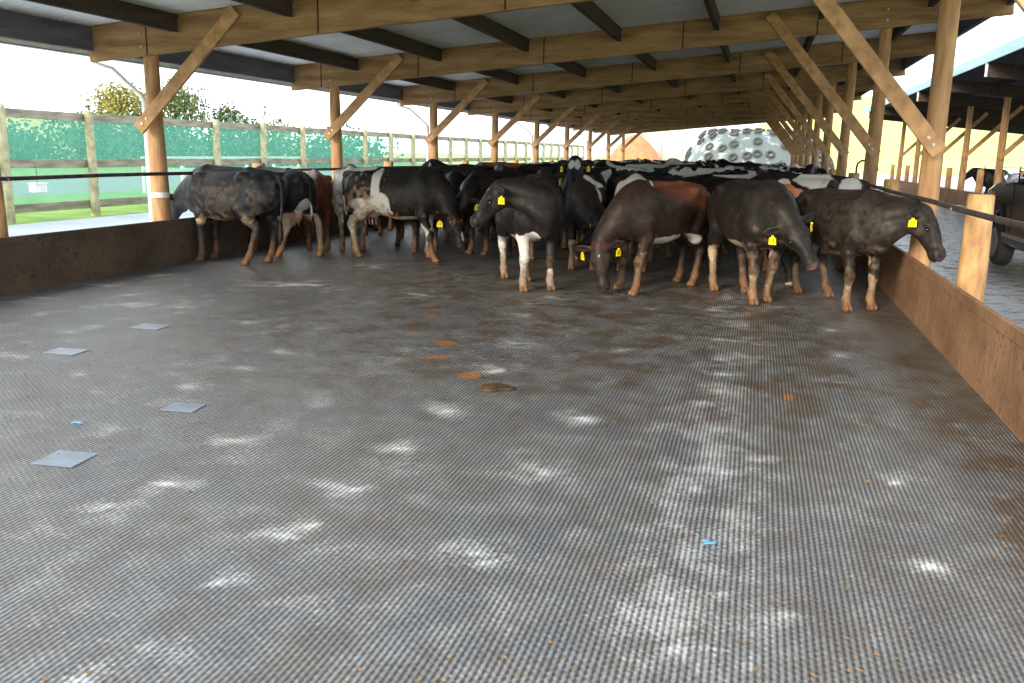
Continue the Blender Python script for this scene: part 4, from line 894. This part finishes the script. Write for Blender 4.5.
# white rails further out
e = empty('white_rail_fence', (-22.6, 29.5, -.03), label='pale two-board fence standing in the paddock beyond the tall left fence', cat='fence')
for i in range(6): MB().beam((0, i*2.4, 0), (0, i*2.4, 1.35), .12, .12, Vector((0, 1, 0))).build('post', 'white_plastic', e)
for z in (1.28, .80): MB().beam((.08, -.2, z), (.08, 12.2, z), .03, .17).build('rail', 'white_plastic', e)
for i, (y, lab) in enumerate(((31, 'short white marker post beyond the gravel road, farther one'), (22.5, 'short white marker post beyond the gravel road, nearer one'))):
    m = MB().tube([(0, 0, 0), (0, 0, .9), (0, 0, .95)], [.06, .06, .02], 10).build('marker_post', 'white_plastic'); m.location = (-36, y, -.05); tag(m, lab, 'post')

# terrain
def terrain(name, x0, x1, y0, y1, n, fn, mat):
    v = []; f = []
    for j in range(n+1):
        for i in range(n+1):
            x = x0+(x1-x0)*i/n; y = y0+(y1-y0)*j/n; v.append((x, y, fn(x, y)))
    for j in range(n):
        for i in range(n): a = j*(n+1)+i; f.append((a, a+1, a+n+2, a+n+1))
    return S(mesh_obj(name, v, f, mat, smooth=True))
def h1(x, y):
    d = math.hypot((x+104)/42, (y-95)/55); return -.5+max(0, 1-d)**.8*7.5+1.0*mnoise.noise(Vector((x*.05, y*.05, 0)))*max(0, min(1, 2-2*d))
terrain('hill_left', -160, -62, 40, 160, 50, h1, 'gold_grass')
def h2(x, y):
    t = max(0, min(1, (y-150)/170)); s = max(0, min(1, (x+35)/60)); return -.5+(t*t*(3-2*t))*s*22+.6*mnoise.noise(Vector((x*.02, y*.02, 0)))*t
terrain('hill_back', -80, 420, 150, 420, 50, h2, 'far_grass')

# trees and scrub: every crown is made of leaves around its own branches
def plant(name, x, y, h, w, leaf, label, cat, group, seed, n=2200, trunk=.25, ls=.16, z0=0):
    r = random.Random(seed); e = empty(name, (x, y, z0), label=label, cat=cat, group=group)
    tips = []; m = MB(); m.tube([(0, 0, 0), (.02*h, 0, h*.3), (0, .02*h, h*.7), (0, 0, h*.9)], [h*.03, h*.024, h*.012, h*.004], 8)
    for i in range(26):
        a = r.uniform(0, 6.28); z = h*(trunk+(1-trunk)*r.random()); t = (z/h-trunk)/(1-trunk); R = w*.5*math.sin(math.pi*min(1, .22+t*.72))**.8*r.uniform(.55, 1)
        p = Vector((R*math.cos(a), R*math.sin(a), z)); tips.append(p); m.tube([(0, 0, max(.05, z-R*.7)), p*.6+Vector((0, 0, z*.35)), p], [h*.010, h*.006, h*.002], 5)
    m.build('trunk', 'bark', e, True)
    v = []; f = []
    for i in range(n):
        c = r.choice(tips); s = w*.13; p = Vector((c.x+r.gauss(0, s), c.y+r.gauss(0, s), max(.05, c.z+r.gauss(0, s*.8))))
        a = Vector((r.gauss(0, 1), r.gauss(0, 1), r.gauss(0, 1))).normalized()*ls; b_ = a.cross(Vector((r.gauss(0, 1), r.gauss(0, 1), r.gauss(0, 1)))).normalized()*ls*.6; k = len(v)
        v += [p-a, p+b_, p+a*1.1, p-b_]; f.append((k, k+1, k+2, k+3))
    mesh_obj('foliage', v, f, leaf, e)
plant('tree', -63.5, 80, 6.9, 6.0, 'leaf_gold', 'round golden-green tree behind the left fence, beside the first left shed post', 'tree', 'trees beyond the left fence', 1, 3000, ls=.20)
plant('tree', -57.2, 80, 6.8, 6.5, 'leaf_green', 'loose green tree behind the left fence, right of the golden tree', 'tree', 'trees beyond the left fence', 2, 2200, ls=.20)
plant('tree', -53.2, 83, 5.2, 4.2, 'leaf_green', 'lower green tree at the right end of the tree row behind the fence', 'tree', 'trees beyond the left fence', 3, 1200, ls=.18)
plant('tree', -55.5, 96, 4.6, 6.0, 'leaf_gold', 'small pale tree farthest right and low behind the left fence', 'tree', 'trees beyond the left fence', 4, 900, ls=.18)
sh = [(-76, 67, 1.3, 9), (-67, 66, 1.9, 9), (-58.5, 68, 2.6, 9), (-50, 68, 2.9, 8), (-42, 69, 2.8, 8), (-34.5, 71, 2.2, 7), (-71, 57, 1.0, 8), (-61, 56, 1.4, 8)]
for i, (x, y, h, w) in enumerate(sh):
    plant('shrub', x, y, h, w, 'leaf_teal', 'dark green scrub bush below the left hill, '+['leftmost of the tall ones', 'second from the left at the back', 'below the golden tree', 'below the loose green tree', 'right of the trees', 'rightmost and smallest', 'front one, farther left', 'front one nearest the first post'][i], 'bush', 'scrub bushes at the foot of the hill', 20+i, 2600, .05, ls=.22)

# ------------------------------------------------------------------ far end: silage stack under tyres, heap, bunker wall
def mound(name, cx, cy, rx, ry, hh, mat, pw=2.4, flat=.62, seed=0):
    v = []; f = []; R_, S_ = 16, 48
    for i in range(R_+1):
        t = i/R_
        for j in range(S_):
            a = 2*math.pi*j/S_; c, s = math.cos(a), math.sin(a); q = (abs(c)**pw+abs(s)**pw)**(-1/pw)
            z = hh*(1-max(0, (t-flat)/(1-flat))**1.5)+.10*mnoise.noise(Vector((t*5*c, t*5*s, seed)))*(1 if t < 1 else 0)
            v.append((rx*t*q*c, ry*t*q*s, z if t < 1 else 0))
    for i in range(R_):
        for j in range(S_): f.append((i*S_+j, (i+1)*S_+j, (i+1)*S_+(j+1) % S_, i*S_+(j+1) % S_))
    o = mesh_obj(name, v, f, mat, smooth=True); o.location = (cx, cy, -.16); return o, hh
o, hh = mound('silage_stack', -.3, 79, 6.6, 9.5, 3.9, 'silage_cover'); tag(o, 'large silage stack under grey and white sheeting beyond the far end of the shed', 'silage stack')
def tyre_mesh():
    m = MB(); v = []; f = []; R_, r_ = .26, .10; A, B = 20, 8
    for i in range(A):
        a = 2*math.pi*i/A
        for j in range(B):
            b_ = 2*math.pi*j/B; rr_ = R_+r_*math.cos(b_)*1.0; v.append((rr_*math.cos(a), rr_*math.sin(a), .095*math.sin(b_)+.095))
    for i in range(A):
        for j in range(B): f.append((i*B+j, ((i+1) % A)*B+j, ((i+1) % A)*B+(j+1) % B, i*B+(j+1) % B))
    m.add(v, f); return m
rr = random.Random(4); ty = None; k = 0
for j in range(9):
    for i in range(13):
        t_x = -5.4+i*.92+rr.uniform(-.12, .12); t_y = -9.0+j*.95+rr.uniform(-.12, .12)
        if rr.random() < .12: continue
        a = math.atan2(t_y/9.5, t_x/6.6); c, s = math.cos(a), math.sin(a); q = (abs(c)**2.4+abs(s)**2.4)**(-1/2.4); t = math.hypot(t_x/6.6, t_y/9.5)/q
        if t > .93 or k >= 95: continue
        z = hh*(1-max(0, (t-.62)/.38)**1.5); t2 = t+.03; z2 = hh*(1-max(0, (t2-.62)/.38)**1.5)
        if ty is None: ty = tyre_mesh().build('tyre', 'rubber', smooth=True); n_ = ty
        else: n_ = ty.copy(); COL.objects.link(n_)
        sl = math.atan2(z-z2, .03*math.hypot(6.6*c, 9.5*s)*q); ax = Vector((-s, c, 0))
        n_.location = (-.3+t_x, 79+t_y, z-.16+.02); n_.rotation_mode = 'AXIS_ANGLE'; n_.rotation_axis_angle = (sl, *ax)
        tag(n_, 'old black tyre weighing down the silage sheeting', 'tyre', 'tyres on the silage stack'); k += 1
o, _ = mound('feed_heap', -12.3, 92, 3.6, 4.0, 3.9, 'orange_heap', 2.0, .06, 3); tag(o, 'salmon-orange cone-shaped heap behind the far end of the herd', 'heap')
e = empty('bunker_wall', (-10.5, 97, -.16), label='pale pinkish concrete bunker wall behind the orange heap', cat='wall')
m = MB(); m.box(-2.4, 7.5, 0, .3, 0, 4.6); m.build('panel', 'concrete_pale', e); 
for i in range(5): MB().beam((-2+i*2.2, -.1, 0), (-2+i*2.2, -.1, 4.4), .22, .22, Vector((0, 1, 0))).build('buttress', 'concrete_pale', e)
# ------------------------------------------------------------------ right: second shed with its own frame
def zr(x): return 4.88-.0946*(x-6.2)
OX0, OX1, OY0, OY1 = 6.2, 19, 8.5, 62.5
S(corrugated('roof_right', OX0, zr(OX0), OX1, zr(OX1), OY0, OY1, 'dark_iron', .20, .02))
m = MB(); m.beam((OX0-.03, OY0, zr(OX0)-.10), (OX0-.03, OY1, zr(OX0)-.10), .04, .32); tag(m.build('fascia_board', 'fascia_blue'), 'long pale blue fascia along the near edge of the right-hand shed roof', 'fascia')
for k in range(9):
    y = 11.8+6*k; 
    e = empty('rafter', (OX0, y, 0), label='dark rafter with a pale end under the right-hand shed roof, %s along' % CNT[k], cat='rafter', group='rafters of the right-hand shed')
    MB().beam((.02, 0, zr(OX0)-.44), (12.6, 0, zr(OX0+12.6)-.44), .10, .42).build('rafter_timber', 'joist_timber', e)
    MB().beam((-.035, 0, zr(OX0)-.44), (.02, 0, zr(OX0)-.44), .12, .42).build('end_cap', 'white_plastic', e)
    if k < 3: continue
    e = empty('timber_post', (8.3, y+.17, -.012), label='slim round timber post of the right-hand shed, %s along' % CNT[k], cat='post', group='round posts of the right-hand shed')
    auto_smooth(pole_mb(zr(8.3)-.24, .14, .11, k*2.2).build('pole', 'pole_timber', e, True), 50)
    e = empty('diagonal_brace', (8.3, y-.08, 1.9), label='brace rising to the right from a post of the right-hand shed, %s along' % CNT[k], cat='brace', group='braces of the right-hand shed')
    MB().beam((-.12, 0, 0), (1.9, 0, zr(10.2)-2.35), .05, .17).build('timber', 'brace_timber', e)
for x in (8.2, 10.4, 12.6, 14.8, 17.0):
    o = MB().beam((x, OY0, zr(x)-.12), (x, OY1, zr(x)-.12), .07, .20).build('purlin', 'joist_timber'); tag(o, 'long dark purlin under the right-hand shed roof, '+['nearest the lane', 'second from the lane', 'in the middle', 'second from the back', 'at the back'][[8.2, 10.4, 12.6, 14.8, 17.0].index(x)], 'purlin', 'purlins of the right-hand shed')
S(MB().beam((8.1, 22, .30), (8.1, 62, .30), .06, .64).build('kerb_right_shed', 'kerb_board'))
for k in range(7):
    y = 26.4+6*k; e = empty('stub_post', (8.24, y, -.012), label='short sawn-off post behind the kerb of the right-hand shed, %s from near' % CNT[k], cat='post', group='sawn-off posts of the right-hand shed')
    auto_smooth(MB().tube([(0, 0, 0), (0, 0, 1.5), (0, 0, 1.52)], [.13, .12, .11], 14).build('pole', 'stub_timber', e), 40)
# pipe rails of the pen behind
e = empty('yard_railing', (13.5, 34, 0), label='pale steel yard railing with several bars inside the right-hand shed', cat='railing')
for z in (.45, .8, 1.15, 1.5): MB().tube([(0, 0, z), (0, 28, z)], .03, 8).build('bar', 'white_plastic', e, True)
for i in range(8): MB().tube([(0, i*4, 0), (0, i*4, 1.6)], .045, 8).build('upright', 'white_plastic', e, True)
# two cows in the far pen
for (O, dg, pl, mz, lab) in (((10.2, 43.5), 168, (1.1, 0, 1.3), (1.4, 0, .95), 'black cow standing in the right-hand shed, seen behind the thick right post'), ((14.6, 41.0), 175, (1.1, 0, 1.3), (1.4, .1, .95), 'black and white cow in the right-hand shed, above the parked vehicle')):
    me, info = PROTO[0]; root = empty('dairy_cow', (*O, 0), math.radians(dg), label=lab, cat='cow'); root.scale = (1.08,)*3
    for o in first[0]:
        c_ = o.copy(); COL.objects.link(c_); c_.parent = root; c_.matrix_local = o.matrix_local.copy()
        if o.name.startswith('body'): c_.material_slots[0].link = 'OBJECT'; c_.material_slots[0].material = MATS['herd_pied' if O[0] > 12 else 'herd_black']
S(MB().box(8.0, 45, 66, 120, -.159, -.05).build('yard_back', 'concrete_pale'))
# bent standpipe by the third right post
m = MB(); m.tube([(2.32, 23.9, -.012), (2.32, 23.9, 1.60), (2.34, 23.9, 1.70), (2.42, 23.9, 1.76), (2.70, 23.9, 1.76), (2.78, 23.9, 1.70), (2.80, 23.9, 1.52)], [.025]*6+[.04], 10)
tag(m.build('standpipe', 'steel_pipe', smooth=True), 'thin bent standpipe beside the third post of the right row', 'pipe')
# ------------------------------------------------------------------ parked dark pickup, seen from behind its left side
e = empty('pickup_truck', (4.12, 14.5, 0), label='black pickup truck parked in the wet lane at the right edge', cat='truck'); e.scale = (1.12, 1.12, 1.12)
def prism(prof, x0, x1, mat, name, parent, bev=.03, seg=3, inset=None):
    """side profile (y, z) extruded across the width with rounded edges; inset = tumblehome per vertex"""
    k = len(prof); v = [(x0+(inset[i] if inset else 0), p[0], p[1]) for i, p in enumerate(prof)]+[(x1-(inset[i] if inset else 0), p[0], p[1]) for i, p in enumerate(prof)]
    f = [tuple(reversed(range(k))), tuple(range(k, 2*k))]+[(i, (i+1) % k, (i+1) % k+k, i+k) for i in range(k)]
    o = mesh_obj(name, v, f, mat, parent); bm_ = o.modifiers.new('bevel', 'BEVEL'); bm_.width = bev; bm_.segments = seg; bm_.limit_method = 'ANGLE'; bm_.angle_limit = math.radians(28)
    return auto_smooth(o, 40)
WH = .36; fw, rw = 2.75, -.45
def arch(c, r): return [(c+r*math.cos(t), WH+r*math.sin(t)) for t in [math.pi*i/8 for i in range(9)]]
body = [(-1.7, .55)]+[(p[0], p[1]) for p in reversed([(q[0], q[1]) for q in arch(rw, .46)])]+[(p[0], p[1]) for p in reversed(arch(fw, .46))]+[(3.55, .50), (3.66, .62), (3.66, 1.05), (3.55, 1.18), (3.0, 1.30), (1.9, 1.40), (.9, 1.40), (-1.7, 1.34)]
prism(body, 0, 1.82, 'car_paint', 'body', e, .045)
cab = [(1.95, 1.37), (1.20, 1.93), (.95, 1.98), (-.15, 1.97), (-.40, 1.90), (-.50, 1.37)]
cb = prism(cab, .04, 1.78, 'car_paint', 'cab', e, .04, inset=[0, .14, .17, .17, .14, 0])
prism([(1.72, 1.42), (1.12, 1.87), (.62, 1.89), (.62, 1.42)], .045, .06, 'glass_dark', 'front_side_window', e, .004, 1, [-.02, .085, .10, -.02])
prism([(.52, 1.42), (.52, 1.89), (-.18, 1.87), (-.36, 1.42)], .045, .06, 'glass_dark', 'rear_side_window', e, .004, 1, [-.02, .10, .085, -.02])
ws = MB(); ws.add([(.16, 1.93, 1.405), (1.66, 1.93, 1.405), (1.55, 1.23, 1.93), (.27, 1.23, 1.93), (.16, 1.915, 1.39), (1.66, 1.915, 1.39), (1.55, 1.215, 1.915), (.27, 1.215, 1.915)], [(0, 1, 2, 3), (7, 6, 5, 4), (0, 4, 5, 1), (1, 5, 6, 2), (2, 6, 7, 3), (3, 7, 4, 0)]); ws.build('windscreen', 'glass_dark', e)
for name, c, x in (('wheel', fw, .02), ('wheel', rw, .02), ('wheel', fw, 1.58), ('wheel', rw, 1.58)):
    m = MB(); m.tube([(x-.02, c, WH), (x+.0, c, WH), (x+.04, c, WH), (x+.18, c, WH), (x+.22, c, WH), (x+.24, c, WH)], [.27, .33, .36, .36, .33, .27], 32)
    wv = auto_smooth(m.build('wheel', 'rubber', e), 40)
    xs_ = x-.03 if x < 1 else x+.22
    m = MB(); m.tube([(xs_, c, WH), (xs_+.04, c, WH)], .235, 28); auto_smooth(m.build('rim', 'galvanised', wv), 40)
m = MB(); m.box(-.02, .03, -.35, 2.25, .50, .56); m.build('side_step', 'chrome', e)
for yy in (1.95, .78, -.45): MB().beam((-.004, yy, .58), (-.004, yy, 1.36), .008, .010, Vector((0, 1, 0)), .001).build('door_gap', 'car_trim', e)
m = MB(); m.beam((-.03, .95, 1.22), (-.03, 1.13, 1.22), .03, .035); m.build('door_handle', 'chrome', e)
prism([(1.66, 1.27), (1.72, 1.32), (1.72, 1.45), (1.66, 1.50), (1.57, 1.47), (1.56, 1.30)], -.24, -.03, 'chrome', 'side_mirror', e, .03)
MB().tube([(-.1, 1.64, 1.33), (.03, 1.64, 1.31)], .03, 10).build('mirror_arm', 'car_trim', e)
prism([(3.28, .98), (3.30, 1.19), (3.52, 1.13), (3.60, .98)], -.012, .30, 'lamp_clear', 'headlamp', e, .02)
prism([(3.02, 1.08), (3.02, 1.14), (3.22, 1.14), (3.24, 1.08)], -.012, .04, 'lamp_amber', 'indicator_lamp', e, .008)
prism([(3.5, .45), (3.78, .48), (3.80, .78), (3.6, .82)], -.01, 1.83, 'car_trim', 'front_bumper', e, .04)
prism([(2.75-.50, .55), (2.75-.36, .95), (2.75, 1.0), (2.75+.38, .93), (2.75+.52, .60), (2.75+.46, .58), (2.75+.30, .86), (2.75, .91), (2.75-.30, .86), (2.75-.45, .55)], -.035, .02, 'car_trim', 'wheel_arch_flare', e, .012)
